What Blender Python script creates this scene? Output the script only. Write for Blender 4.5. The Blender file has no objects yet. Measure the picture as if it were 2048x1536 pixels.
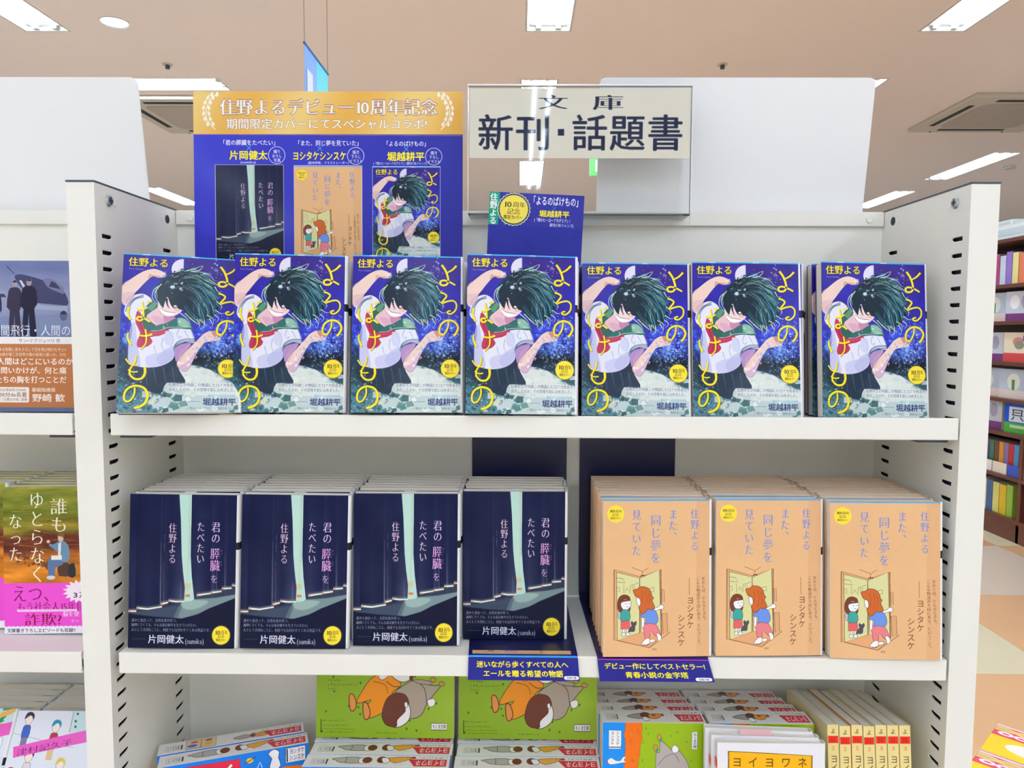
import bpy, bmesh, math, random
import numpy as np
from mathutils import Matrix, Vector
SC = bpy.context.scene; C = SC.collection; PI = math.pi
# ---------------------------------------------------------------- camera, world, exposure
cam_d = bpy.data.cameras.new('camera'); cam = bpy.data.objects.new('camera', cam_d); C.objects.link(cam); SC.camera = cam
cam_d.sensor_width = 36; cam_d.lens = 1482.4/2048*36; cam_d.clip_start = .02; cam_d.clip_end = 100
CAM = Vector((-.0084, -.687, 1.32)); PT, YW, RL = .07, -.0106, .0043
fw = Vector((math.sin(YW)*math.cos(PT), math.cos(YW)*math.cos(PT), -math.sin(PT))); rt = Vector((math.cos(YW), -math.sin(YW), 0)); up = rt.cross(fw)
R_ = rt*math.cos(RL)+up*math.sin(RL); U_ = up*math.cos(RL)-rt*math.sin(RL)
m = Matrix((R_, U_, -fw)).transposed().to_4x4(); m.translation = CAM; cam.matrix_world = m
w = bpy.data.worlds.new('world'); SC.world = w; w.use_nodes = True
w.node_tree.nodes['Background'].inputs[0].default_value = (.8, .86, 1, 1); w.node_tree.nodes['Background'].inputs[1].default_value = .3
SC.view_settings.view_transform = 'Standard'; SC.view_settings.look = 'None'; SC.view_settings.gamma = 1; SC.view_settings.use_curve_mapping = False
SC.view_settings.exposure = 0.0
SC.cycles.use_adaptive_sampling = True; SC.cycles.adaptive_threshold = .025; SC.cycles.max_bounces = 9; SC.cycles.diffuse_bounces = 7; SC.cycles.glossy_bounces = 3; SC.cycles.transmission_bounces = 6; SC.cycles.transparent_max_bounces = 12
SC.cycles.sample_clamp_indirect = 6; SC.cycles.caustics_reflective = False; SC.cycles.caustics_refractive = False
TUBE_POWER = 61.0
# ---------------------------------------------------------------- helpers
def srgb(c): return tuple((x/255/12.92 if x/255 <= .04045 else ((x/255+.055)/1.055)**2.4) for x in c)+(1,)
MAT = {}
def mat(name, col, rough=.5, spec=.5, metal=0, emit=0, noise=0, nscale=40, bump=0, coat=0, stripes=None):
    if name in MAT: return MAT[name]
    m = bpy.data.materials.new(name); m.use_nodes = True; nt = m.node_tree; b = nt.nodes['Principled BSDF']
    b.inputs['Base Color'].default_value = srgb(col); b.inputs['Roughness'].default_value = rough; b.inputs['Specular IOR Level'].default_value = spec; b.inputs['Metallic'].default_value = metal
    b.inputs['Coat Weight'].default_value = coat; b.inputs['Coat Roughness'].default_value = .12
    if emit: b.inputs['Emission Color'].default_value = srgb(col); b.inputs['Emission Strength'].default_value = emit
    if noise or bump:
        tc = nt.nodes.new('ShaderNodeTexCoord'); n = nt.nodes.new('ShaderNodeTexNoise'); n.inputs['Scale'].default_value = nscale; n.inputs['Detail'].default_value = 3
        nt.links.new(tc.outputs['Object'], n.inputs['Vector'])
        if noise:
            mx = nt.nodes.new('ShaderNodeMix'); mx.data_type = 'RGBA'; k = noise
            mx.inputs[6].default_value = tuple(v*(1-k) for v in srgb(col)[:3])+(1,); mx.inputs[7].default_value = tuple(min(1, v*(1+k)) for v in srgb(col)[:3])+(1,)
            nt.links.new(n.outputs['Fac'], mx.inputs[0]); nt.links.new(mx.outputs[2], b.inputs['Base Color'])
        if bump:
            bp = nt.nodes.new('ShaderNodeBump'); bp.inputs['Strength'].default_value = bump; bp.inputs['Distance'].default_value = .001
            nt.links.new(n.outputs['Fac'], bp.inputs['Height']); nt.links.new(bp.outputs[0], b.inputs['Normal'])
    if stripes:                                # leaves of paper, along object Y
        tc = nt.nodes.new('ShaderNodeTexCoord'); wv = nt.nodes.new('ShaderNodeTexWave'); wv.bands_direction = 'Y'; wv.inputs['Scale'].default_value = stripes; wv.inputs['Distortion'].default_value = .6
        mx = nt.nodes.new('ShaderNodeMix'); mx.data_type = 'RGBA'; mx.inputs[6].default_value = tuple(v*.82 for v in srgb(col)[:3])+(1,); mx.inputs[7].default_value = srgb(col)
        nt.links.new(tc.outputs['Object'], wv.inputs['Vector']); nt.links.new(wv.outputs['Fac'], mx.inputs[0]); nt.links.new(mx.outputs[2], b.inputs['Base Color'])
    MAT[name] = m; return m
def imat(name, img, rough=.28, coat=.05, spec=.18):
    m = bpy.data.materials.new(name); m.use_nodes = True; nt = m.node_tree; b = nt.nodes['Principled BSDF']
    t = nt.nodes.new('ShaderNodeTexImage'); t.image = img; t.extension = 'EXTEND'; u = nt.nodes.new('ShaderNodeUVMap'); u.uv_map = 'UVMap'
    nt.links.new(u.outputs[0], t.inputs[0]); nt.links.new(t.outputs[0], b.inputs['Base Color'])
    b.inputs['Roughness'].default_value = rough; b.inputs['Coat Weight'].default_value = coat; b.inputs['Coat Roughness'].default_value = .1; b.inputs['Specular IOR Level'].default_value = spec
    MAT[name] = m; return m
class MB:
    """collects faces, then links them as one mesh object"""
    def __init__(s): s.v = []; s.f = []; s.m = []; s.uv = {}
    def face(s, pts, mi=0, uv=None):
        i = len(s.v); s.v += [tuple(p) for p in pts]; s.f.append(tuple(range(i, i+len(pts)))); s.m.append(mi)
        if uv: s.uv[len(s.f)-1] = uv
        return s
    def box(s, x0, y0, z0, x1, y1, z1, mi=0, mis=None, uvf=None):
        """mis: material per face in order front(-y) back left right bottom top"""
        q = [[(x0, y0, z0), (x1, y0, z0), (x1, y0, z1), (x0, y0, z1)], [(x1, y1, z0), (x0, y1, z0), (x0, y1, z1), (x1, y1, z1)], [(x0, y1, z0), (x0, y0, z0), (x0, y0, z1), (x0, y1, z1)],
             [(x1, y0, z0), (x1, y1, z0), (x1, y1, z1), (x1, y0, z1)], [(x0, y1, z0), (x1, y1, z0), (x1, y0, z0), (x0, y0, z0)], [(x0, y0, z1), (x1, y0, z1), (x1, y1, z1), (x0, y1, z1)]]
        for k, p in enumerate(q): s.face(p, mis[k] if mis else mi, [(0, 0), (1, 0), (1, 1), (0, 1)])
        return s
    def prism(s, prof, x0, x1, mi=0):
        """profile (y, z) points extruded along x"""
        n = len(prof)
        for i in range(n):
            a, b = prof[i], prof[(i+1) % n]; s.face([(x0, a[0], a[1]), (x1, a[0], a[1]), (x1, b[0], b[1]), (x0, b[0], b[1])], mi)
        s.face([(x0, p[0], p[1]) for p in prof][::-1], mi); s.face([(x1, p[0], p[1]) for p in prof], mi); return s
    def cyl(s, c, ax, r, h, n=24, mi=0, r2=None, cap=True):
        ax = Vector(ax).normalized(); a = ax.orthogonal().normalized(); b = ax.cross(a); c = Vector(c); r2 = r if r2 is None else r2
        P = [[c+ax*hh+(a*math.cos(2*PI*i/n)+b*math.sin(2*PI*i/n))*rr for i in range(n)] for hh, rr in ((0, r), (h, r2))]
        for i in range(n): j = (i+1) % n; s.face([P[0][i], P[0][j], P[1][j], P[1][i]], mi)
        if cap: s.face(P[0][::-1], mi); s.face(P[1], mi)
        return s
    def build(s, name, mats, parent=None, bevel=0, smooth=False):
        me = bpy.data.meshes.new(name); me.from_pydata(s.v, [], s.f)
        for x in (mats if isinstance(mats, (list, tuple)) else [mats]): me.materials.append(x)
        for p, k in zip(me.polygons, s.m): p.material_index = k
        if s.uv:
            L = me.uv_layers.new(name='UVMap')
            for fi, uv in s.uv.items():
                for k, li in enumerate(me.polygons[fi].loop_indices): L.data[li].uv = uv[k]
        bm = bmesh.new(); bm.from_mesh(me); bmesh.ops.remove_doubles(bm, verts=bm.verts, dist=1e-6); bmesh.ops.recalc_face_normals(bm, faces=bm.faces) if len(bm.faces) > 3 else None; bm.to_mesh(me); bm.free()
        if smooth:
            for p in me.polygons: p.use_smooth = True
        o = bpy.data.objects.new(name, me); C.objects.link(o)
        if bevel: b = o.modifiers.new('edge', 'BEVEL'); b.width = bevel; b.segments = 2; b.limit_method = 'ANGLE'
        if parent: o.parent = parent
        return o
def tag(o, label, cat, group=None):
    o['label'] = label; o['category'] = cat
    if group: o['group'] = group
    return o
def thing(name, label, cat, M=None, group=None):
    o = bpy.data.objects.new(name, None); o.empty_display_size = .02; C.objects.link(o)
    if M is not None: o.matrix_world = M
    return tag(o, label, cat, group)
def struct(o): o['kind'] = 'structure'; return o
def dup(r, M, label, group=None):
    c = r.copy(); C.objects.link(c); c.matrix_world = M; c['label'] = label
    if group: c['group'] = group
    for ch in r.children:
        k = ch.copy(); C.objects.link(k); k.parent = c
    return c
def pose(x, y, z, yaw=0, lean=0, roll=0):
    return Matrix.Translation((x, y, z)) @ Matrix.Rotation(yaw, 4, 'Z') @ Matrix.Rotation(-lean, 4, 'X') @ Matrix.Rotation(roll, 4, 'Y')
WHITE = mat('painted_steel', (238, 236, 229), .38, .5, noise=.012, nscale=6)
WHITE_IN = mat('painted_steel_panel', (240, 238, 230), .45, .5, noise=.015, nscale=5)
DARK = mat('recess_shade', (26, 32, 46), .6)  # dark colour standing in for the shade inside slots and holes
CAPM = mat('dark_plastic', (66, 76, 88), .5)
# ---------------------------------------------------------------- the hall
X0, X1, Y0, Y1, CZ = -8.0, 8.0, -9.0, 14.0, 3.04
FLOOR = mat('floor_vinyl', (240, 228, 212), .4, .5, noise=.03, nscale=3)
struct(MB().box(X0, Y0, -.1, X1, Y1, -.003).build('floor', FLOOR))
fl = bpy.data.objects['floor']
TC = [mat('tile_orange', (244, 194, 144), .3, noise=.04, nscale=4), mat('tile_cream', (242, 230, 194), .3, noise=.03, nscale=4), mat('tile_beige', (240, 220, 200), .3, noise=.03, nscale=4), mat('tile_amber', (242, 182, 128), .3, noise=.04, nscale=4)]
def tile(pts, mi):
    g = .0015; c = Vector((sum(p[0] for p in pts)/len(pts), sum(p[1] for p in pts)/len(pts)))
    q = [c+(Vector(p)-c)*(1-g/max((Vector(p)-c).length, .01)) for p in pts]; b = MB(); b.face([(p.x, p.y, 0) for p in q])
    for i in range(len(q)): a, d = q[i], q[(i+1) % len(q)]; b.face([(a.x, a.y, -.003), (d.x, d.y, -.003), (d.x, d.y, 0), (a.x, a.y, 0)])
    b.build('floor_tile', TC[mi], fl)
S = .882; ty = 2.1334
for i in range(-3, 4):
    for j in range(-3, 5):
        x, y = 1.218+i*S, ty+j*S; tile([(x, y), (x+S, y), (x+S, y+S), (x, y+S)], (0 if j < 2 else 3) if (j-i) % 2 else (1 if (i+j) % 4 == 0 else 2))
CEIL = mat('ceiling_board', (246, 235, 230), .85, .1, noise=.015, nscale=1.5)
WALL = mat('wall_paint', (238, 236, 232), .7, .2, noise=.015, nscale=2)
for n, b in (('wall_front', (X0, Y1, 0, X1, Y1+.1, CZ)), ('wall_back', (X0, Y0-.1, 0, X1, Y0, CZ)), ('wall_left', (X0-.1, Y0, 0, X0, Y1, CZ)), ('wall_right', (X1, Y0, 0, X1+.1, Y1, CZ))):
    struct(MB().box(*b).build(n, WALL))
# fluorescent troffers
TUBE = mat('lamp_tube', (209, 230, 251), .5, emit=TUBE_POWER); REFL = mat('lamp_reflector', (244, 246, 248), .3, .5, coat=.3); SOCK = mat('lamp_socket', (206, 206, 200), .5)
def light_proto():
    t = thing('ceiling_light', 'fluorescent ceiling light', 'light', Matrix())
    W, L, z = .12, .615, 0
    MB().box(-W-.012, -L-.012, -.004, -W, L+.012, .02).box(W, -L-.012, -.004, W+.012, L+.012, .02).box(-W, -L-.012, -.004, W, -L, .02).box(-W, L, -.004, W, L+.012, .02).build('rim', SOCK, t)
    MB().face([(-W, -L, 0), (-W*.8, -L, .045), (-W*.8, L, .045), (-W, L, 0)]).face([(W, -L, 0), (W*.8, -L, .045), (W*.8, L, .045), (W, L, 0)]).face([(-W*.8, -L, .045), (W*.8, -L, .045), (W*.8, L, .045), (-W*.8, L, .045)]).build('reflector', REFL, t)
    for x in (-.055, .055):
        MB().cyl((x, -L+.03, .02), (0, 1, 0), .015, 2*L-.06, 8).build('tube', TUBE, t)
        MB().box(x-.014, -L+.004, .0, x+.014, -L+.03, .04).build('socket', SOCK, t); MB().box(x-.014, L-.03, .0, x+.014, L-.004, .04).build('socket', SOCK, t)
    return t
lp = light_proto()
LIGHTS = []
ROWY = [-4.2, -2.2, -.2, 1.9, 3.07]
for x in (-2.74, .144, 2.385):
    for y in (-7.6, -6.1, -4.6, -3.1, -1.6, 1.2, 3.07): LIGHTS.append((x, y, 0))  # rows behind the camera are unseen, added to brighten the shelves from the front
LIGHTS += [(-2.71, 4.615, PI/2), (.115, 5.13, 0), (2.35, 5.11, 0), (.1, 7.55, 0), (2.35, 7.5, 0), (4.62, 7.17, 0), (4.65, 9.1, 0), (-4.5, 8.99, 0), (-4.5, 6.6, 0), (4.62, 4.6, 0), (4.62, 1.2, 0), (-5.2, 2.2, 0), (5.2, -3.1, 0), (-5.2, -3.1, 0), (5.2, -6.1, 0), (-5.2, -6.1, 0)]
rects = [(x-(.132 if r == 0 else .627), x+(.132 if r == 0 else .627), y-(.627 if r == 0 else .132), y+(.627 if r == 0 else .132)) for x, y, r in LIGHTS]
xs = sorted({round(v, 4) for q in rects for v in q[:2]} | {X0, X1}); ys = sorted({round(v, 4) for q in rects for v in q[2:]} | {Y0, Y1}); b = MB()      # the ceiling, opened where each light is recessed
for i in range(len(xs)-1):
    j = 0
    while j < len(ys)-1:
        mx = (xs[i]+xs[i+1])/2; hole = lambda j: any(q[0] < mx < q[1] and q[2] < (ys[j]+ys[j+1])/2 < q[3] for q in rects)
        if hole(j): j += 1; continue
        k = j
        while k+1 < len(ys)-1 and not hole(k+1): k += 1
        b.face([(xs[i], ys[j], CZ), (xs[i+1], ys[j], CZ), (xs[i+1], ys[k+1], CZ), (xs[i], ys[k+1], CZ)]); j = k+1
struct(b.build('ceiling', CEIL))
lab = {(-2.74, 3.07): 'bright twin-tube ceiling light at the upper left corner', (.144, 3.07): 'bright twin-tube ceiling light running off the top centre', (2.385, 3.07): 'bright twin-tube ceiling light at the upper right corner',
       (-2.71, 4.615): 'crosswise twin-tube ceiling light above the left blank board', (.115, 5.13): 'twin-tube ceiling light just above the clear sign holder', (2.35, 5.11): 'twin-tube ceiling light behind the right corner of the blank board',
       (.1, 7.55): 'twin-tube ceiling light seen through the clear sign holder', (4.62, 7.17): 'long slanting ceiling light below the air conditioner at right', (4.65, 9.1): 'small slanting ceiling light beside the blank board lower right corner', (-4.5, 8.99): 'slanting ceiling light between left blank board and poster'}
for i, (x, y, r) in enumerate(LIGHTS):
    M = Matrix.Translation((x, y, CZ+.003)) @ Matrix.Rotation(r, 4, 'Z')
    l = lab.get((x, y)); L = l or 'unseen twin-tube ceiling light outside the picture'
    if i == 0: lp.matrix_world = M; lp['label'] = L; lp['group'] = 'ceiling lights outside the picture'
    else:
        o = dup(lp, M, L)
        if l: o['group'] = 'ceiling lights in view'
        else: o['group'] = 'ceiling lights outside the picture'
for o in list(C.objects):
    if o.name.startswith('ceiling_light') and o.get('category'):
        MB().box(-.132, -.627, .02, .132, .627, .06).build('housing', SOCK, o)
PLA = mat('cassette_plastic', (206, 200, 188), .5); GRL = mat('cassette_grille', (182, 174, 166), .6)
def cassette(x, y, label):
    t = thing('ceiling_air_conditioner', label, 'air conditioner', Matrix.Translation((x, y, CZ)), 'ceiling air conditioners')
    MB().box(-.475, -.475, -.03, .475, .475, 0).build('panel', PLA, t, bevel=.008)
    r = .25; q = []
    for cx, cy, a0 in ((r, r, 0), (-r, r, PI/2), (-r, -r, PI), (r, -r, 1.5*PI)):
        for k in range(5): q.append((cx+.06*math.cos(a0+k*PI/8), cy+.06*math.sin(a0+k*PI/8)))
    b = MB(); b.face([(a, c, -.036) for a, c in q])
    for k in range(len(q)): a, c = q[k], q[(k+1) % len(q)]; b.face([(a[0], a[1], -.036), (c[0], c[1], -.036), (c[0], c[1], -.03), (a[0], a[1], -.03)])
    b.build('intake_grille', GRL, t)
    for k in range(4):
        o = MB().box(-.27, .365, -.0325, .27, .405, -.029).build('air_slot', DARK, t); o.rotation_euler.z = k*PI/2
    for sx in (-.3, .3): MB().cyl((sx, .45, -.034), (0, 0, 1), .008, .006, 8).build('screw', CAPM, t)
cassette(3.72, 5.25, 'square ceiling air conditioner with dark slots at upper right'); cassette(-2.55, 5.32, 'square ceiling air conditioner glimpsed beside the blue poster top')
t = thing('downlight', 'round glowing downlight in ceiling at upper left', 'light', Matrix.Translation((-2.285, 3.565, CZ)))
MB().cyl((0, 0, -.004), (0, 0, 1), .068, .004, 32).build('lens', mat('downlight_lens', (190, 226, 255), .5, emit=2.6), t); MB().cyl((0, 0, -.006), (0, 0, 1), .078, .0058, 32, cap=False).build('ring', SOCK, t)
for (x, y), l in (((-2.298, 4.216), 'small sprinkler head on ceiling above left light'), ((1.2805, 4.2113), 'small dark sprinkler head on ceiling above right board')):
    t = thing('sprinkler_head', l, 'sprinkler', Matrix.Translation((x, y, CZ)), 'ceiling sprinklers')
    MB().cyl((0, 0, -.008), (0, 0, 1), .032, .008, 20).build('plate', PLA, t); MB().cyl((0, 0, -.03), (0, 0, 1), .014, .022, 12).build('nozzle', CAPM, t)
t = thing('smoke_detector', 'round smoke detector on ceiling above right upright', 'detector', Matrix.Translation((5.0, 7.1, CZ)))
MB().cyl((0, 0, -.03), (0, 0, 1), .05, .03, 24, r2=.06).build('body', PLA, t)
# hanging banner seen nearly edge-on
t = thing('hanging_banner', 'blue and turquoise banner hanging on thin wires behind the poster', 'banner', Matrix.Translation((-.86, 2.3, 0)))
BL = mat('banner_blue', (130, 180, 255), .5); BT = mat('banner_turquoise', (90, 226, 244), .5)
# ---------------------------------------------------------------- printed artwork, drawn in code
NP_RNG = np.random.default_rng(7)
GM = 80                                        # glyph bitmap: em box -.1..1.1 x -.22...98
_gl = {}
def _tri(m, x, y):
    x0 = max(int(min(x)), 0); x1 = min(int(max(x)) + 2, m.shape[1]); y0 = max(int(min(y)), 0); y1 = min(int(max(y)) + 2, m.shape[0])
    if x1 <= x0 or y1 <= y0: return
    X = np.arange(x0, x1)[None, :] + .5; Y = np.arange(y0, y1)[:, None] + .5
    e = [(x[(i+1) % 3]-x[i])*(Y-y[i]) - (y[(i+1) % 3]-y[i])*(X-x[i]) for i in range(3)]
    m[y0:y1, x0:x1] |= ((e[0] >= 0) & (e[1] >= 0) & (e[2] >= 0)) | ((e[0] <= 0) & (e[1] <= 0) & (e[2] <= 0))
def shift_op(m, dx, dy, op):
    r = m.copy()
    for sx in range(-dx, dx+1):
        for sy in range(-dy, dy+1):
            if sx*sx*dy*dy + sy*sy*dx*dx <= max(dx*dx*dy*dy, 1) or dx == 0 or dy == 0:
                r = op(r, np.roll(np.roll(m, sx, 1), sy, 0))
    return r
def glyph(ch, style):
    k = (ch, style)
    if k in _gl: return _gl[k]
    if (ch, 'raw') not in _gl:
        cu = bpy.data.curves.new('glyph', 'FONT'); cu.body = ch; cu.size = 1; cu.resolution_u = 2
        o = bpy.data.objects.new('glyph', cu); C.objects.link(o)
        dg = bpy.context.evaluated_depsgraph_get(); me = o.evaluated_get(dg).to_mesh()
        n = GM * 2; m = np.zeros((n, n), bool); adv = 1.0
        if me and len(me.vertices):
            v = np.empty(len(me.vertices)*3, np.float32); me.vertices.foreach_get('co', v); v = v.reshape(-1, 3)
            px = (v[:, 0] + .1) / 1.2 * n; py = (.98 - v[:, 1]) / 1.2 * n
            for p in me.polygons:
                _tri(m, px[list(p.vertices)], py[list(p.vertices)])
            if ord(ch) < 256: adv = float(v[:, 0].max()) + .07
        else: adv = .3 if ord(ch) < 256 else 1.0
        bpy.data.objects.remove(o); bpy.data.curves.remove(cu)
        _gl[(ch, 'raw')] = (m, adv)
    m, adv = _gl[(ch, 'raw')]
    if style == 'b': m = shift_op(m, 2, 1, np.logical_or)
    elif style == 'h': m = shift_op(m, 4, 3, np.logical_or)
    elif style == 'o': m = shift_op(m, 6, 6, np.logical_or)
    elif style == 'm': m = shift_op(shift_op(m, 0, 2, np.logical_and), 1, 0, np.logical_or)
    elif style == 'w': m = shift_op(shift_op(m, 0, 2, np.logical_and), 3, 0, np.logical_or)
    f = m.astype(np.float32).reshape(GM, 2, GM, 2).mean((1, 3))
    mips = [f]
    while mips[-1].shape[0] > 8:
        a = mips[-1]; a = a[:a.shape[0]//2*2, :a.shape[1]//2*2]
        mips.append(a.reshape(a.shape[0]//2, 2, a.shape[1]//2, 2).mean((1, 3)))
    _gl[k] = (mips, adv)
    return _gl[k]
def smooth_pts(P, n=6, closed=True):
    P = np.array(P, float); out = []; N = len(P)
    for i in range(N if closed else N-1):
        if closed: a, b, c, d = P[i-1], P[i], P[(i+1) % N], P[(i+2) % N]
        else: a, b, c, d = P[max(i-1, 0)], P[i], P[i+1], P[min(i+2, N-1)]
        for k in range(n):
            t = k/n
            out.append(.5*((2*b)+(c-a)*t+(2*a-5*b+4*c-d)*t*t+(3*b-a-3*c+d)*t**3))
    if not closed: out.append(P[-1])
    return np.array(out)
def vnoise(h, w, cell, seed=0, aspect=1.0):
    r = np.random.default_rng(seed); gh = int(h/cell)+3; gw = int(w/(cell*aspect))+3
    g = r.random((gh, gw)); y = np.arange(h)/cell; x = np.arange(w)/(cell*aspect)
    yi = y.astype(int); xi = x.astype(int); fy = y-yi; fx = x-xi; fy = fy*fy*(3-2*fy); fx = fx*fx*(3-2*fx)
    a = g[yi][:, xi]; b = g[yi][:, xi+1]; c = g[yi+1][:, xi]; d = g[yi+1][:, xi+1]
    return (a*(1-fx)+b*fx)*(1-fy)[:, None] + (c*(1-fx)+d*fx)*fy[:, None]
def fbm(h, w, cell, seed=0, aspect=1.0):
    return sum(vnoise(h, w, max(cell/2**k, 1.5), seed+k, aspect)/2**k for k in range(4))/1.875
class Art:
    def __init__(s, W, H, box, bg=(255, 255, 255)):
        s.W, s.H = W, H; s.bx = box; s.kx = W/box[2]; s.ky = H/box[3]
        s.a = np.empty((H, W, 3), np.float32); s.a[:] = bg
    def P(s, p):
        p = np.array(p, float); return np.stack([(p[:, 0]-s.bx[0])*s.kx, (p[:, 1]-s.bx[1])*s.ky], 1)
    def put(s, x0, y0, m, col, al=1.0):
        h, w = m.shape; X0 = max(x0, 0); Y0 = max(y0, 0); X1 = min(x0+w, s.W); Y1 = min(y0+h, s.H)
        if X1 <= X0 or Y1 <= Y0: return
        mm = (m[Y0-y0:Y1-y0, X0-x0:X1-x0]*al)[..., None]
        s.a[Y0:Y1, X0:X1] = s.a[Y0:Y1, X0:X1]*(1-mm) + np.array(col, np.float32)*mm
    def poly(s, pts, col, al=1.0, sm=0, soft=0):
        q = s.P(smooth_pts(pts, sm) if sm else pts)
        x0 = int(max(q[:, 0].min()-2-soft*2, 0)); y0 = int(max(q[:, 1].min()-2-soft*2, 0)); x1 = int(min(q[:, 0].max()+3+soft*2, s.W)); y1 = int(min(q[:, 1].max()+3+soft*2, s.H))
        if x1 <= x0 or y1 <= y0: return
        X = (np.arange((x1-x0)*2)*.5+.25+x0)[None, :]; Y = (np.arange((y1-y0)*2)*.5+.25+y0)[:, None]
        ins = np.zeros((Y.shape[0], X.shape[1]), bool); n = len(q)
        for i in range(n):
            ax, ay = q[i]; bx_, by = q[(i+1) % n]
            if ay == by: continue
            c = ((ay > Y) != (by > Y))
            rows = np.nonzero(c[:, 0])[0]
            if len(rows) == 0: continue
            xc = (bx_-ax)*(Y[rows]-ay)/(by-ay)+ax
            ins[rows] ^= X < xc
        m = ins.reshape(y1-y0, 2, x1-x0, 2).mean((1, 3)).astype(np.float32)
        for _ in range(int(soft)):
            m[1:-1] = (m[:-2]+m[1:-1]*2+m[2:])/4; m[:, 1:-1] = (m[:, :-2]+m[:, 1:-1]*2+m[:, 2:])/4
        s.put(x0, y0, m, col, al)
    def rect(s, x0, y0, x1, y1, col, al=1.0, soft=0): s.poly([(x0, y0), (x1, y0), (x1, y1), (x0, y1)], col, al, 0, soft)
    def ell(s, cx, cy, rx, ry, col, al=1.0, soft=0, n=28, scal=0, ns=24, a0=0, a1=2*math.pi):
        t = np.linspace(a0, a1, n if not scal else ns*4, endpoint=False)
        k = 1+(scal*np.abs(np.sin(t*ns/2)) if scal else 0)
        s.poly(np.stack([cx+rx*k*np.cos(t), cy+ry*k*np.sin(t)], 1), col, al, 0, soft)
    def line(s, pts, col, w=2.0, w1=None, sm=0, al=1.0):
        p = smooth_pts(pts, sm, False) if sm else np.array(pts, float)
        d = np.gradient(p, axis=0); L = np.hypot(d[:, 0], d[:, 1])+1e-9; nrm = np.stack([-d[:, 1]/L, d[:, 0]/L], 1)
        ww = np.linspace(w, w if w1 is None else w1, len(p))[:, None]/2
        s.poly(np.concatenate([p+nrm*ww, (p-nrm*ww)[::-1]]), col, al)
    def ink(s, pts, fill, lc=(90, 50, 35), w=4, sm=0, al=1.0):
        if fill is not None: s.poly(pts, fill, al, sm)
        p = smooth_pts(pts, sm) if sm else np.array(pts, float)
        s.line(np.concatenate([p, p[:1]]), lc, w)
    def g(s, ch, x, y, w, h, col, style='g', ang=0.0, al=1.0):
        mips, _ = glyph(ch, style)
        pw, ph = w*s.kx*1.2, h*s.ky*1.2; lv = 0
        while lv < len(mips)-1 and mips[lv].shape[0]/2 > max(pw, ph)*.95: lv += 1
        m = mips[lv]; n = m.shape[0]
        cx = (x+w/2-s.bx[0])*s.kx; cy = (y+h*.5-s.bx[1])*s.ky
        r = math.hypot(pw, ph)/2+1 if ang else None
        hx = r if ang else pw/2+1; hy = r if ang else ph/2+1
        x0, x1, y0, y1 = int(cx-hx), int(cx+hx)+1, int(cy-hy), int(cy+hy)+1
        X = np.arange(x0, x1)[None, :]+.5-cx; Y = np.arange(y0, y1)[:, None]+.5-cy
        c, sn = math.cos(ang), math.sin(ang)
        U = ((X*c+Y*sn)/pw+.5)*n-.5; V = ((-X*sn+Y*c)/ph+.5)*n-.5
        U = np.broadcast_to(U, (y1-y0, x1-x0)); V = np.broadcast_to(V, U.shape)
        ui = np.floor(U).astype(int); vi = np.floor(V).astype(int); fu = U-ui; fv = V-vi
        def S(a, b):
            ok = (a >= 0) & (a < n) & (b >= 0) & (b < n); return np.where(ok, m[np.clip(b, 0, n-1), np.clip(a, 0, n-1)], 0)
        M = (S(ui, vi)*(1-fu)+S(ui+1, vi)*fu)*(1-fv)+(S(ui, vi+1)*(1-fu)+S(ui+1, vi+1)*fu)*fv
        s.put(x0, y0, M, col, al)
    def tx(s, t, x0, y0, x1, y1, col, style='g', vert=False, out=None, ost='o', al=1.0, slope=0.0, sq=None, rot=0.0):
        """text fitted to a box; vert = one column"""
        if out is not None: s.tx(t, x0, y0, x1, y1, out, ost, vert, None, al=al, slope=slope, sq=sq, rot=rot)
        if vert:
            c = (y1-y0)/len(t); w = x1-x0; h = min(c*1.02, w*(sq or 1.25))
            for i, ch in enumerate(t):
                yy = y0+i*c+(c-h)/2; xx = x0+slope*i
                if ch in 'ー―()（）': s.g(ch, xx, yy, w, h, col, style, math.pi/2, al)
                elif ch in '、。': s.g(ch, xx+w*.55, yy-h*.55, w, h, col, style, 0, al)
                elif ord(ch) < 128: s.g(ch, xx, yy, w, h, col, style, math.pi/2, al)
                else: s.g(ch, xx, yy, w, h, col, style, rot, al)
        else:
            A = [glyph(ch, style)[1] for ch in t]; k = (x1-x0)/sum(A); x = x0; h = y1-y0
            for i, ch in enumerate(t):
                s.g(ch, x, y0+slope*(x-x0), k, h, col, style, rot+math.atan(slope), al); x += A[i]*k
    def paste(s, o, x0, y0, x1, y1):
        q = s.P([(x0, y0), (x1, y1)]).round().astype(int); w = q[1, 0]-q[0, 0]; h = q[1, 1]-q[0, 1]
        X = ((np.arange(w*2)+.5)*o.W/(w*2)).astype(int); Y = ((np.arange(h*2)+.5)*o.H/(h*2)).astype(int)
        b = o.a[Y][:, X].reshape(h, 2, w, 2, 3).mean((1, 3)); H = min(h, s.H-q[0, 1])
        s.a[q[0, 1]:q[0, 1]+H, q[0, 0]:q[1, 0]] = b[:H]
    def image(s, name):
        im = bpy.data.images.new(name, s.W, s.H, alpha=False)
        px = np.ones((s.H, s.W, 4), np.float32); px[..., :3] = np.clip(s.a, 0, 255)[::-1]/255
        im.pixels.foreach_set(px.ravel()); im.update(); im.pack(); return im
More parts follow.
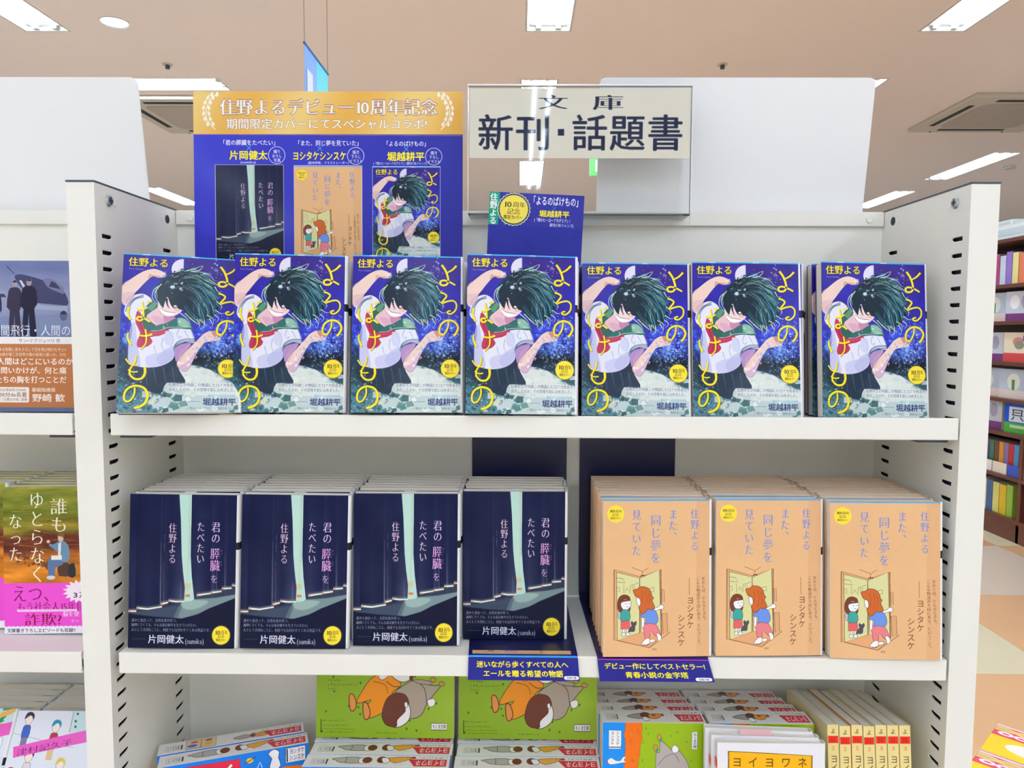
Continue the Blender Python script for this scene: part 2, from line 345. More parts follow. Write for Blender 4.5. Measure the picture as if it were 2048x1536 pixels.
def badge(a, cx, cy, r, big=False):
    a.ell(cx, cy, r*1.0, r*1.0, (120, 110, 60), .6, 0, scal=.07, ns=28)
    a.ell(cx, cy, r*.95, r*.95, (252, 226, 60), 1, 0, scal=.05, ns=28)
    D = (70, 60, 30)
    a.tx('10', cx-r*.70, cy-r*.60, cx-r*.04, cy+r*.0, D, 'b'); a.tx('周年', cx+r*.0, cy-r*.55, cx+r*.74, cy-r*.05, D, 'm')
    a.tx('記念', cx-r*.38, cy-r*.10, cx+r*.38, cy+r*.30, D, 'm'); a.tx('限定カバー', cx-r*.55, cy+r*.34, cx+r*.58, cy+r*.64, D, 'b')
def sparkle(a, x0, y0, x1, y1, n, col, r0, r1, seed, al=.9, cl=0):
    r = np.random.default_rng(seed)
    for _ in range(n):
        if cl: x = r.normal((x0+x1)/2, (x1-x0)/4); y = r.normal((y0+y1)/2, (y1-y0)/4)
        else: x = r.uniform(x0, x1); y = r.uniform(y0, y1)
        k = r.uniform(r0, r1)*(.5 if r.random() < .6 else 1); t = r.uniform(0, 3, 5)
        q = [(x+k*(.5+r.random())*math.cos(2*math.pi*i/5+t[0]), y+k*(.5+r.random())*math.sin(2*math.pi*i/5+t[0])) for i in range(5)]
        a.poly(q, col, al*r.uniform(.4, 1))
def art_night():
    a = Art(486, 708, (88, 72, 972, 1416), (44, 38, 150)); H, W = a.H, a.W
    yy = np.linspace(72, 1488, H)[:, None]; xx = np.linspace(88, 1060, W)[None, :]
    stops = [(72, (48, 40, 150)), (400, (44, 34, 160)), (800, (42, 48, 175)), (950, (26, 36, 100)), (1010, (22, 34, 66)), (1100, (34, 60, 76)), (1250, (66, 106, 116)), (1490, (96, 138, 150))]
    for k in range(3): a.a[..., k] = np.interp(yy, [q[0] for q in stops], [q[1][k] for q in stops]) + 0*xx
    n = fbm(H, W, 60, 3); n2 = fbm(H, W, 22, 9)
    a.a[..., 2] += (n-.5)*70; a.a[..., 1] += (n-.5)*26
    glow = np.exp(-((xx-900)/190)**2-((yy-850)/170)**2)*np.clip(n2*2.4-.9, 0, 1)
    a.a += glow[..., None]*np.array([90, 130, 110])
    glow = np.exp(-((xx-120)/60)**2-((yy-820)/190)**2)*np.clip(n2*2.2-.7, 0, 1); a.a += glow[..., None]*np.array([50, 100, 80])
    up = np.exp(-((xx-760)/260)**2-((yy-190)/120)**2); a.a += up[..., None]*np.array([10, -2, -26])
    dk = np.exp(-((yy-1010)/55)**2)*(xx > 500); a.a *= (1-.55*dk[..., None])
    for y in (768, 852): a.line([(560, y), (1060, y+4)], (20, 22, 90), 7, al=.6)
    for x in (845, 1000): a.line([(x, 768), (x, 990)], (20, 22, 90), 6, al=.5)
    a.line([(88, 76), (1060, 76)], (70, 180, 235), 14); a.line([(240, 76), (300, 76)], (190, 225, 245), 12); a.line([(640, 76), (700, 76)], (170, 220, 245), 12)
    # pale broken ground
    r = np.random.default_rng(5)
    a.poly([(430, 1490), (380, 1300), (520, 1100), (600, 1060), (800, 1100), (1000, 1220), (1070, 1300), (1070, 1490)], (214, 226, 224), .85, 4, 5)
    for _ in range(70):
        x = r.uniform(250, 1060); y = r.uniform(1090, 1490)
        if y < 1150+(abs(x-700))*.25 and x < 480: continue
        c = [(232, 236, 226), (196, 212, 206), (110, 150, 146), (60, 104, 108), (244, 246, 244), (206, 214, 236)][r.integers(6)]
        k = r.uniform(16, 60); t = r.uniform(0, 6)
        a.poly([(x+k*r.uniform(.4, 1)*math.cos(t+i*1.4), y+k*.7*r.uniform(.4, 1)*math.sin(t+i*1.4)) for i in range(4)], c, .75)
    sparkle(a, 60, 1000, 460, 1490, 200, (30, 66, 80), 8, 28, 2, .75); sparkle(a, 60, 1080, 420, 1490, 90, (150, 205, 220), 3, 9, 4)
    sparkle(a, 740, 960, 1080, 1230, 110, (120, 150, 150), 5, 16, 12, .7)
    r = np.random.default_rng(15)
    for _ in range(26):
        x = r.uniform(300, 620); y = r.uniform(1200, 1480); k = r.uniform(20, 50); t = r.uniform(0, 6); a.poly([(x+k*math.cos(t+i*1.5), y+k*.8*math.sin(t+i*1.5)) for i in range(4)], [(40, 80, 84), (90, 140, 136), (216, 220, 200), (60, 110, 112)][r.integers(4)], .8)
    a.poly([(500, 1180), (560, 1080), (690, 1090), (830, 1110), (900, 1210), (1060, 1240), (1060, 1330), (480, 1320)], (226, 232, 226), .8, 4, 4)
    # moon: left half of a disc
    t = np.linspace(math.pi/2, math.pi*1.5, 20)
    a.poly(np.stack([576+98*np.cos(t), 196+98*np.sin(t)*1.0], 1), (226, 222, 242)); a.a[:, :] = a.a
    # skirt
    a.poly([(150, 1060), (300, 1092), (430, 1080), (530, 1020), (570, 1120), (620, 1230), (470, 1230), (420, 1330), (250, 1260), (140, 1180)], (34, 48, 70), .95, 3)
    for x in (200, 290, 360, 440, 510): a.line([(x, 1090), (x+30, 1250)], (78, 124, 130), 10, 3, al=.6)
    SK = (238, 208, 198); SH = (214, 168, 176)
    # raised arm
    a.poly([(88, 370), (160, 300), (250, 232), (330, 205), (395, 222), (432, 250), (428, 274), (370, 284), (326, 274), (272, 330), (215, 405), (188, 440), (140, 545), (112, 545), (88, 500)], SK, 1, 4)
    a.poly([(88, 440), (190, 424), (188, 445), (140, 545), (100, 540), (88, 500)], (222, 188, 190), .8, 3)
    a.poly([(300, 250), (330, 262), (425, 268), (370, 284), (326, 274), (290, 300)], (214, 150, 120), .7, 2)
    a.line([(330, 205), (390, 220), (432, 246)], (250, 240, 236), 6, sm=3); sparkle(a, 370, 215, 440, 270, 14, (250, 248, 250), 5, 12, 8)
    # blouse
    a.poly([(112, 590), (140, 500), (190, 452), (262, 438), (330, 490), (350, 570), (420, 650), (560, 650), (640, 720), (688, 862), (610, 862), (530, 910), (520, 1010), (430, 1078), (300, 1098), (200, 1076), (160, 1045), (158, 900), (180, 780), (165, 680), (125, 640)], (230, 230, 244), 1, 3)
    a.poly([(160, 780), (200, 700), (230, 900), (260, 1080), (200, 1076), (160, 1045)], (190, 192, 232), .8, 3, 2)
    a.poly([(300, 1000), (420, 960), (515, 940), (518, 1005), (430, 1078), (320, 1092)], (196, 196, 236), .7, 3, 3)
    for q in ([(470, 760), (510, 840), (490, 930)], [(560, 740), (540, 800), (580, 850)], [(430, 830), (420, 900), (450, 960)], [(360, 900), (380, 980)], [(600, 760), (640, 830)]):
        a.line(q, (150, 170, 214), 10, 3, 4, .7)
    for d in (0, 12, 22): a.line([(122+d, 606+d*.1), (140+d, 540), (190+d*.6, 480+d*.3), (262, 446+d)], (44, 74, 104), 5, sm=4)
    for d in (0, 13, 24): a.line([(518-d*.3, 950-d), (540, 892-d), (600, 860-d), (684, 856-d)], (40, 84, 108), 5, sm=4)
    # lower arm with open hand
    a.poly([(524, 940), (560, 890), (648, 868), (650, 900), (600, 960), (560, 1010), (540, 1040)], (178, 142, 196), 1, 3)
    a.poly([(545, 1060), (570, 1000), (640, 920), (700, 850), (760, 780), (820, 752), (870, 760), (900, 800), (890, 836), (830, 852), (780, 860), (740, 900), (690, 1000), (640, 1110), (600, 1126), (565, 1100)], SK, 1, 3)
    a.poly([(600, 1126), (640, 1110), (690, 1000), (720, 930), (690, 960), (620, 1050), (570, 1080)], (208, 172, 206), .8, 3)
    a.poly([(820, 752), (870, 765), (900, 800), (880, 820), (840, 800)], (196, 120, 90), .75, 3)
    a.line([(790, 800), (840, 812), (880, 836)], (200, 150, 160), 5, 2, 3)
    # neck, collar, scarf
    a.poly([(286, 640), (360, 550), (400, 560), (440, 630), (520, 640), (500, 680), (400, 710), (340, 700)], (232, 192, 200), 1, 3)
    a.poly([(430, 620), (520, 632), (500, 670), (440, 690)], (190, 110, 160), .7, 3)
    a.poly([(248, 650), (290, 540), (340, 500), (374, 520), (372, 560), (300, 622), (296, 670), (372, 722), (330, 790), (262, 760)], (44, 96, 92), 1, 2)
    a.poly([(300, 560), (345, 510), (370, 530), (330, 590)], (110, 170, 130), .7, 3)
    a.poly([(330, 790), (372, 722), (460, 690), (540, 640), (610, 650), (672, 742), (560, 740), (470, 752), (400, 790)], (50, 106, 100), 1, 2)
    a.poly([(540, 650), (605, 655), (650, 722), (560, 720)], (170, 214, 190), .8, 2, 2)
    a.line([(330, 770), (400, 765), (470, 734), (655, 726)], (220, 236, 236), 4, sm=3)
    a.poly([(212, 600), (246, 616), (262, 700), (300, 770), (400, 766), (470, 744), (462, 776), (400, 812), (326, 826), (348, 862), (312, 908), (232, 920), (226, 860), (246, 790), (206, 700)], (184, 50, 84), 1, 2)
    a.line([(232, 640), (250, 740), (280, 800), (260, 900)], (120, 26, 66), 8, 3, 4); a.line([(300, 790), (380, 790), (440, 770)], (226, 100, 130), 6, 2, 3)
    # face
    a.poly([(378, 500), (430, 450), (500, 500), (572, 560), (560, 596), (512, 630), (440, 634), (392, 590)], (242, 216, 216), 1, 3)
    a.poly([(404, 560), (440, 590), (520, 600), (500, 622), (450, 624), (410, 600)], (250, 248, 252), 1, 2)
    a.line([(402, 556), (440, 588), (522, 600)], (120, 60, 80), 4, sm=3); a.line([(450, 545), (466, 566), (480, 560)], (200, 150, 150), 3, sm=2)
    a.line([(520, 545), (568, 560)], (70, 40, 60), 5); a.poly([(500, 566), (560, 570), (540, 590)], (232, 170, 176), .6, 2)
    NK = (70, 60, 110)
    for q in ([(88, 370), (160, 300), (250, 232), (330, 205), (395, 222), (432, 250)], [(425, 280), (370, 286), (326, 276), (272, 330), (215, 405), (188, 440), (140, 545)], [(160, 1045), (158, 900), (180, 780), (165, 680)], [(200, 1076), (300, 1098), (430, 1078), (520, 1010), (530, 910), (610, 862), (688, 862)], [(688, 862), (640, 720), (600, 690)],
              [(545, 1060), (570, 1100), (600, 1126), (640, 1110), (690, 1000), (740, 900), (780, 860), (890, 836)], [(648, 905), (700, 850), (760, 780), (820, 752), (870, 760)], [(300, 650), (340, 704), (400, 712), (500, 680)], [(392, 590), (440, 634), (512, 630), (560, 596)]):
        a.line(q, NK, 3.2, 2, 4, .7)
    a.poly([(380, 1020), (440, 940), (520, 900), (528, 930), (518, 1005), (430, 1078)], (176, 180, 224), .55, 3, 4); a.poly([(440, 800), (500, 770), (520, 850), (500, 900), (450, 880)], (200, 206, 238), .7, 3, 3)
    a.poly([(560, 960), (620, 900), (650, 880), (600, 990), (560, 1050)], (206, 160, 190), .5, 3, 3); a.poly([(120, 500), (180, 450), (190, 470), (140, 540)], (200, 150, 170), .5, 3, 2); a.poly([(330, 640), (400, 640), (440, 690), (380, 706)], (206, 150, 186), .5, 3, 3)
    # hair
    HB = (20, 38, 54)
    hair = [(352, 400), (372, 350), (440, 282), (520, 226), (620, 200), (720, 222), (800, 280), (846, 350), (866, 430), (880, 520), (856, 590), (810, 640), (770, 668), (742, 704), (700, 668), (650, 660), (606, 610), (578, 560), (548, 566), (524, 528), (492, 540), (470, 500), (452, 452), (430, 520), (420, 560), (392, 520), (366, 470)]
    a.poly(hair, HB, 1, 3)
    r = np.random.default_rng(21); cols = [(30, 70, 84), (54, 118, 132), (84, 168, 188), (170, 206, 190), (216, 228, 200), (14, 24, 38), (18, 30, 46), (34, 66, 78)]
    for i in range(150):
        u = r.random(); th = -2.7+u*4.1; L = r.uniform(.72, 1.08)
        ex = 610+270*L*math.cos(th)+20; ey = 440+250*L*math.sin(th)
        cx0, cy0 = 500+r.normal(0, 34), 300+r.normal(0, 20)
        mx = (cx0+ex)/2+(ey-cy0)*.22; my = (cy0+ey)/2-(ex-cx0)*.20
        if ex < 560 and ey > 470: continue
        rt = max(0, min(1, (ex-560)/320)); pick = r.random()
        c = cols[int(min(7, (1.2+pick/(.12+.38*rt)*3.7) if pick < .12+.38*rt else 5+pick*2.9))]
        s0 = r.uniform(.3, .9); qx = mx+(ex-mx)*.35+r.normal(0, 14); qy = my+(ey-my)*.35+r.normal(0, 14); st = (cx0+(mx-cx0)*s0, cy0+(my-cy0)*s0)
        a.line([st, (mx, my), (qx, qy), (ex, ey)], c, 2.5, r.uniform(4, 12), 4, .35+.3*rt); a.line([(qx, qy), (ex, ey), (ex+r.normal(8, 12), ey+r.normal(12, 14))], c, 7, 1, 4, .7)
    for q in ([(700, 330), (780, 380), (840, 440), (870, 520)], [(680, 380), (740, 430), (790, 520), (800, 600)], [(640, 440), (700, 500), (740, 600), (760, 660)], [(720, 300), (800, 330), (850, 400), (890, 440)], [(600, 520), (650, 590), (710, 650)], [(760, 420), (830, 500), (850, 580)]):
        a.line(q, (40, 130, 160), 6, 18, 5, .45); a.line([(x-14, y+12) for x, y in q], (104, 196, 214), 3, 10, 5, .6); a.line([(x+16, y-6) for x, y in q], (16, 34, 52), 6, 16, 5, .7)
    for q in ([(640, 640), (700, 690), (730, 700)], [(720, 650), (760, 690), (790, 700)], [(780, 610), (830, 640), (836, 690)], [(600, 600), (660, 660), (680, 680)]): a.line(q, (190, 214, 170), 14, 3, 5, .8)
    for q in ([(380, 360), (340, 400), (330, 460), (350, 500), (392, 540)], [(372, 380), (350, 430), (372, 500), (420, 560)], [(400, 340), (362, 400), (372, 470)]):
        a.line(q, (176, 206, 186), 11, 2, 5)
    for q in ([(640, 210), (700, 200), (736, 160), (718, 158)], [(600, 205), (660, 190), (700, 165), (740, 150)], [(840, 340), (870, 390), (900, 380)], [(860, 480), (900, 520), (890, 560)],
              [(850, 560), (900, 590), (940, 580)], [(800, 640), (830, 690), (820, 720)], [(760, 660), (760, 720), (730, 736)], [(700, 650), (720, 700), (716, 730)], [(840, 600), (880, 640), (850, 680)], [(740, 220), (800, 240), (840, 290)], [(560, 600), (620, 650), (650, 700)]):
        a.line(q, (206, 226, 208), 9, 1.5, 5)
    for q in ([(446, 470), (452, 520), (470, 560)], [(486, 500), (500, 545), (530, 560)], [(530, 520), (560, 560), (590, 570)]): a.line(q, HB, 22, 3, 4)
    sparkle(a, 440, 270, 600, 420, 26, (214, 236, 246), 4, 13, 31, .8, 1); a.ell(490, 365, 20, 16, (222, 240, 250), .8, 2); a.ell(556, 372, 12, 9, (214, 236, 246), .8, 1)
    sparkle(a, 100, 90, 1060, 700, 50, (190, 205, 250), 2, 6, 33, .8); sparkle(a, 800, 90, 880, 260, 26, (210, 215, 245), 4, 12, 34, .8, 1)
    sparkle(a, 700, 640, 1110, 1060, 260, (120, 160, 250), 5, 15, 35, .8, 1); sparkle(a, 780, 620, 1080, 1080, 150, (200, 222, 252), 3, 11, 135, .9, 1); sparkle(a, 70, 640, 180, 1040, 50, (110, 180, 230), 4, 13, 36, .7, 1)
    sparkle(a, 90, 1150, 330, 1480, 60, (190, 224, 240), 3, 10, 37, .8); sparkle(a, 560, 880, 720, 1120, 26, (250, 240, 250), 4, 13, 38, .8, 1); sparkle(a, 420, 680, 640, 800, 20, (240, 248, 250), 4, 11, 39, .8)
    # hand-lettered title
    Y = (252, 228, 34)
    for st, off, col in (('o', 4, (60, 50, 20)), ('f', 0, Y)):
        w0 = 5 if st == 'o' else 0; al = .45 if st == 'o' else 1
        def S(pts, wa=22, wb=None): a.line(np.array(pts, float)+off, col, wa+w0, (wb if wb is not None else wa)+w0, 7, al)
        S([(886, 150), (920, 200), (942, 262), (944, 310), (920, 336), (884, 334), (874, 308), (904, 292), (956, 306), (1010, 334)], 20, 16); S([(934, 222), (980, 196), (1020, 156)], 12, 20)
        S([(874, 402), (912, 416), (930, 440), (888, 500), (940, 484), (990, 478), (1020, 508), (1014, 560), (976, 596), (944, 594), (944, 576), (970, 570)], 16, 14)
        S([(948, 664), (944, 720), (912, 780), (878, 784), (868, 738), (892, 684), (950, 656), (1008, 674), (1036, 720), (1020, 770), (996, 798)], 14, 20)
        S([(150, 560), (142, 610), (152, 650), (166, 676)], 14, 18); S([(212, 580), (256, 580), (300, 558)], 16, 12); S([(250, 510), (262, 580), (266, 650), (246, 680), (218, 672), (222, 650), (260, 652), (320, 690)], 15, 16); S([(288, 500), (306, 524)], 12); S([(312, 486), (328, 510)], 12)
        S([(152, 790), (148, 830), (162, 870), (178, 900)], 14, 20); S([(234, 812), (290, 816), (342, 800)], 14, 18); S([(286, 756), (296, 830), (290, 890), (252, 936)], 14, 10)
        S([(222, 990), (214, 1050), (180, 1110), (182, 1160), (220, 1196), (270, 1192), (296, 1150), (294, 1090)], 12, 22); S([(142, 1020), (176, 1066), (240, 1080)], 12, 9); S([(164, 1116), (200, 1136), (240, 1132)], 10, 12)
        S([(222, 1270), (220, 1330), (190, 1384), (154, 1388), (142, 1344), (162, 1288), (220, 1256), (290, 1272), (324, 1330), (310, 1400), (270, 1434), (224, 1448)], 14, 22)
    a.tx('住野よる', 128, 104, 456, 190, (255, 232, 70), 'b', out=(60, 50, 30)); a.tx('Yoru Sumino', 134, 200, 256, 222, (200, 205, 240), 'm')
    badge(a, 966, 1094, 84)
    a.rect(480, 1226, 1056, 1300, (226, 232, 234), .45, 6)
    a.tx('住野先生が何故この物語にヒロアカ作者を', 486, 1226, 1044, 1262, (84, 94, 124), 'm'); a.tx('指名したのか、その意味を絵に込めました。', 490, 1268, 1046, 1304, (84, 94, 124), 'm')
    a.tx('描き下ろしコラボイラスト', 806, 1326, 1036, 1350, (90, 180, 232), 'b'); a.tx('堀越耕平', 764, 1358, 1042, 1428, (34, 44, 110), 'b'); a.line([(640, 1390), (748, 1390)], (60, 70, 110), 3)
    a.tx('(『僕のヒーローアカデミア』/週刊少年ジャンプ)', 636, 1438, 1044, 1464, (80, 90, 120), 'm')
    return a
def art_curtain():
    a = Art(492, 675, (62, 112, 983, 1350), (17, 23, 60)); H, W = a.H, a.W
    xx = np.linspace(62, 1045, W)[None, :]; yy = np.linspace(112, 1462, H)[:, None]
    f = np.interp(xx, [62, 120, 128, 150, 240, 340, 356, 372, 392, 440, 525, 560, 640, 700, 810, 835, 860, 880, 930, 950, 975, 1045], [6, 16, -6, 0, 12, 4, 46, 8, 24, 6, 34, 40, 14, 30, 0, 44, 14, 4, 2, 40, 6, 0])
    k = np.clip((yy-300)/700, .25, 1)*(yy < 1150)
    a.a += (f*k)[..., None]*np.array([1.1, 1.1, 1.0]); a.a += ((fbm(H, W, 120, 4)-.5)*14)[..., None]
    a.poly([(60, 1130), (370, 1100), (580, 1050), (668, 1032), (1046, 900), (1046, 1020), (800, 1110), (700, 1165), (540, 1205), (60, 1160)], (52, 62, 84), .9, 0, 3)
    a.poly([(560, 1056), (668, 1030), (860, 1016), (1046, 985), (1046, 1018), (880, 1086), (700, 1160), (560, 1200), (480, 1190), (520, 1100)], (126, 148, 150), .95, 0, 4)
    a.poly([(560, 1056), (668, 1036), (800, 1050), (700, 1110), (600, 1120), (550, 1090)], (176, 204, 194), .6, 3, 9); a.poly([(62, 1160), (380, 1110), (560, 1080), (520, 1190), (300, 1190)], (70, 84, 104), .6, 0, 8)
    a.poly([(540, 1205), (700, 1165), (800, 1112), (1046, 1018), (1046, 1470), (60, 1470), (60, 1170), (400, 1196)], (15, 21, 50), 1, 0, 2)
    a.poly([(640, 830), (690, 995), (820, 968), (1046, 905), (1046, 112), (632, 112), (632, 700)], (24, 31, 74), .25)
    a.poly([(515, 112), (630, 112), (628, 640), (642, 830), (668, 1030), (640, 1046), (575, 1052), (580, 930), (560, 790), (545, 640), (532, 330)], (186, 222, 212))
    a.rect(598, 112, 606, 1000, (214, 206, 160), .9); a.rect(612, 112, 618, 700, (150, 180, 180), .7); a.rect(578, 890, 628, 940, (206, 196, 150), .8); a.rect(584, 988, 628, 1010, (232, 120, 60), .9)
    for q in ([(62, 1142), (136, 1140)], [(136, 1112), (240, 1120), (372, 1098)], [(362, 1076), (428, 1060)], [(430, 1044), (500, 1052), (578, 1050)], [(690, 996), (820, 976)], [(820, 972), (918, 958)], [(920, 936), (1010, 930)], [(1012, 906), (1046, 908)]):
        for wd, al in ((44, .12), (30, .18), (20, .3)): a.line([(u, v-6) for u, v in q], (170, 176, 160), wd, al=al)
        a.line(q, (240, 238, 222), 15, 11)
        a.line([q[0], (q[0][0]+26, q[0][1]+4)], (230, 140, 80), 12, 6)
    for x, y0, y1 in ((352, 520, 1080), (380, 700, 1060), (540, 880, 1030), (868, 640, 950), (944, 640, 920)): a.line([(x, y0), (x+4, y1)], (170, 170, 160), 2, 5, al=.5)
    a.tx('君の', 812, 345, 900, 540, (232, 204, 238), 'm', True); a.tx('膵臓', 806, 575, 900, 785, (240, 176, 232), 'm', True); a.tx('を', 812, 810, 884, 890, (232, 190, 236), 'm', True)
    a.tx('たべたい', 680, 345, 756, 720, (238, 216, 236), 'm', True); a.tx('住野よる', 422, 360, 496, 722, (238, 206, 226), 'm', True)
    a.tx('Yoru Sumino', 378, 470, 396, 620, (160, 165, 190), 'm', True); a.tx('すい', 902, 590, 918, 640, (200, 160, 210), 'g', True); a.tx('ぞう', 902, 690, 918, 740, (200, 160, 210), 'g', True)
    T = (196, 200, 220)
    a.tx('誰かと出会って、喜怒哀楽が育つ。', 92, 1202, 528, 1234, T, 'm'); a.tx('面倒くさくても、そんな春夏秋冬を生きていきたい。', 92, 1242, 712, 1274, T, 'm'); a.tx('人として大切なことに、何度でも気付かせてくれる作品です。', 92, 1284, 836, 1318, T, 'm')
    a.tx('片岡健太', 246, 1342, 580, 1424, (224, 222, 240), 'b'); a.tx('(sumika)', 590, 1362, 764, 1432, (210, 210, 230), 'm'); a.line([(100, 1382), (228, 1382)], (120, 124, 160), 2.5)
    badge(a, 920, 1346, 84); return a
def child_scene(a):
    K = (96, 48, 30); G = (222, 220, 160)
    a.ink([(155, 690), (375, 752), (555, 688), (560, 1290), (460, 1390), (160, 1320)], (232, 182, 130), K, 3)
    a.ink([(172, 712), (374, 765), (374, 1256), (180, 1322)], G, K, 4); a.ink([(374, 765), (545, 694), (562, 1270), (384, 1250)], G, K, 4)
    a.poly([(184, 1322), (374, 1258), (560, 1275), (460, 1388)], (230, 170, 120)); a.line([(180, 1322), (460, 1390), (640, 1250)], K, 4); a.line([(150, 1326), (150, 690), (172, 712)], K, 4)
    a.line([(305, 668), (398, 706), (450, 672)], K, 3); a.line([(398, 706), (396, 740)], K, 3); a.line([(545, 690), (560, 688), (566, 1285)], K, 4); a.line([(380, 752), (392, 740), (420, 744)], K, 9)
    a.ink([(568, 1085), (612, 1078), (620, 1250), (580, 1268)], (226, 168, 120), K, 3); a.ink([(568, 866), (586, 870), (590, 980), (572, 982)], (232, 182, 130), K, 3)
    a.ink([(455, 860), (498, 846), (500, 884), (460, 890)], G, K, 3); a.line([(176, 762), (226, 768), (248, 808), (180, 800)], K, 3); a.line([(236, 820), (236, 900)], K, 2.5); a.line([(290, 900), (296, 830), (364, 808)], K, 2.5); a.line([(176, 1040), (300, 1040)], K, 2.5); a.line([(375, 1040), (375, 1260)], K, 3); a.line([(250, 880), (266, 850), (280, 880)], K, 2.5)
    a.ink([(175, 845), (198, 845), (198, 885), (175, 885)], None, K, 2); a.ink([(310, 838), (332, 834), (330, 856), (312, 858)], None, K, 2)
    # small figure with satchel
    a.ink([(185, 1070), (205, 1062), (215, 1120), (190, 1130)], (190, 200, 216), K, 3, 2)
    a.ink([(186, 1050), (184, 970), (210, 925), (250, 915), (286, 935), (294, 990), (288, 1060), (262, 1066), (214, 1070)], (122, 62, 40), K, 4, 3)
    a.ink([(212, 990), (240, 955), (292, 965), (298, 1010), (270, 1046), (236, 1050), (214, 1020)], (248, 246, 250), K, 3, 3)
    a.line([(190, 985), (230, 970), (292, 960)], (122, 62, 40), 16); a.line([(246, 996), (262, 994)], K, 3); a.line([(276, 994), (290, 992)], K, 3); a.line([(258, 1022), (280, 1020)], K, 3)
    a.ink([(216, 1056), (270, 1050), (290, 1080), (286, 1146), (212, 1150)], (64, 168, 158), K, 3, 2); a.ink([(214, 1150), (286, 1146), (294, 1216), (210, 1222)], (232, 100, 104), K, 3, 1)
    for x in (226, 262): a.ink([(x, 1222), (x+18, 1222), (x+18, 1260), (x, 1260)], (250, 248, 250), K, 2.5); a.ink([(x-6, 1258), (x+24, 1256), (x+24, 1280), (x-4, 1282)], (246, 246, 250), K, 3, 2)
    a.ink([(300, 1170), (306, 1150), (322, 1166), (342, 1150), (346, 1176), (334, 1196), (330, 1240), (300, 1244), (274, 1246), (290, 1214), (306, 1192)], (84, 80, 96), (30, 26, 36), 3, 2)
    # tall figure leaning on the door
    a.ink([(405, 1170), (490, 1160), (530, 1200), (556, 1270), (520, 1290), (470, 1240), (462, 1310), (424, 1310), (412, 1240)], (236, 130, 140), K, 3, 2)
    a.ink([(520, 1262), (552, 1268), (566, 1310), (540, 1334), (530, 1300)], (250, 248, 250), K, 3, 2); a.ink([(424, 1310), (460, 1306), (464, 1350), (400, 1372), (392, 1350)], (250, 248, 250), K, 3, 2); a.ink([(464, 1318), (500, 1312), (510, 1332), (470, 1344)], (250, 248, 250), K, 3, 2); a.line([(396, 1360), (440, 1368), (464, 1350)], K, 5)
    a.ink([(394, 1110), (412, 1100), (414, 1190), (400, 1216), (390, 1190)], (250, 248, 250), K, 3, 2)
    a.ink([(388, 1086), (420, 1044), (490, 1036), (528, 1090), (534, 1150), (510, 1178), (460, 1168), (428, 1178), (424, 1120), (392, 1118)], (110, 150, 232), K, 3, 3)
    a.ink([(500, 1040), (540, 1022), (552, 1004), (580, 1010), (582, 1040), (548, 1046), (510, 1056)], (250, 248, 250), K, 3, 3)
    a.ink([(345, 950), (372, 930), (384, 970), (378, 1010), (356, 1006)], (250, 248, 250), K, 3, 3)
    a.ink([(318, 870), (352, 862), (380, 842), (430, 846), (466, 876), (484, 930), (496, 940), (484, 970), (506, 1030), (470, 1050), (450, 1040), (420, 1074), (392, 1084), (366, 1030), (382, 1000), (376, 950), (340, 930), (324, 900)], (206, 104, 44), K, 4, 3)
    for q in ([(390, 880), (400, 940), (392, 1000)], [(420, 880), (436, 950), (420, 1030)], [(450, 900), (462, 960), (456, 1020)]): a.line(q, (150, 70, 30), 3, sm=3)
    a.tx('ccc', 484, 1380, 524, 1416, K, 'g')
def art_tan():
    a = Art(480, 712, (55, 60, 930, 1410), (234, 186, 136)); K = (110, 60, 40); B = (104, 134, 226)
    a.a += ((fbm(a.H, a.W, 160, 2)-.5)*8)[..., None]; a.rect(870, 60, 985, 1470, (222, 170, 124), .5, 6)
    a.line([(55, 66), (985, 66)], (84, 172, 232), 14)
    a.ell(164, 190, 74, 78, (250, 224, 66)); D = (80, 64, 30)
    a.tx('10', 108, 146, 158, 180, D, 'b'); a.tx('周年', 160, 150, 220, 180, D, 'm'); a.tx('記念', 132, 182, 194, 212, D, 'm'); a.tx('限定カバー', 120, 218, 212, 238, D, 'b')
    a.tx('見ていた', 304, 145, 388, 570, B, 'm', True, sq=1.2); a.tx('同じ夢を', 466, 190, 560, 640, B, 'm', True, sq=1.15); a.tx('また、', 622, 145, 706, 440, B, 'm', True); a.tx('住野よる', 816, 140, 892, 528, B, 'm', True, slope=0)
    child_scene(a)
    a.line([(806, 765), (808, 918)], K, 3); a.tx('ヨシタケ', 786, 930, 850, 1222, K, 'g', True); a.tx('シンスケ', 704, 1092, 772, 1380, K, 'g', True)
    a.tx('幸せとは、どんなときも、', 914, 755, 946, 1170, K, 'm', True, slope=1.2); a.tx('こんな物語がそばにある、ということ。', 868, 755, 900, 1385, K, 'm', True, slope=.8)
    a.tx('Yoru Sumino', 912, 235, 934, 420, (240, 196, 150), 'm', True)
    return a
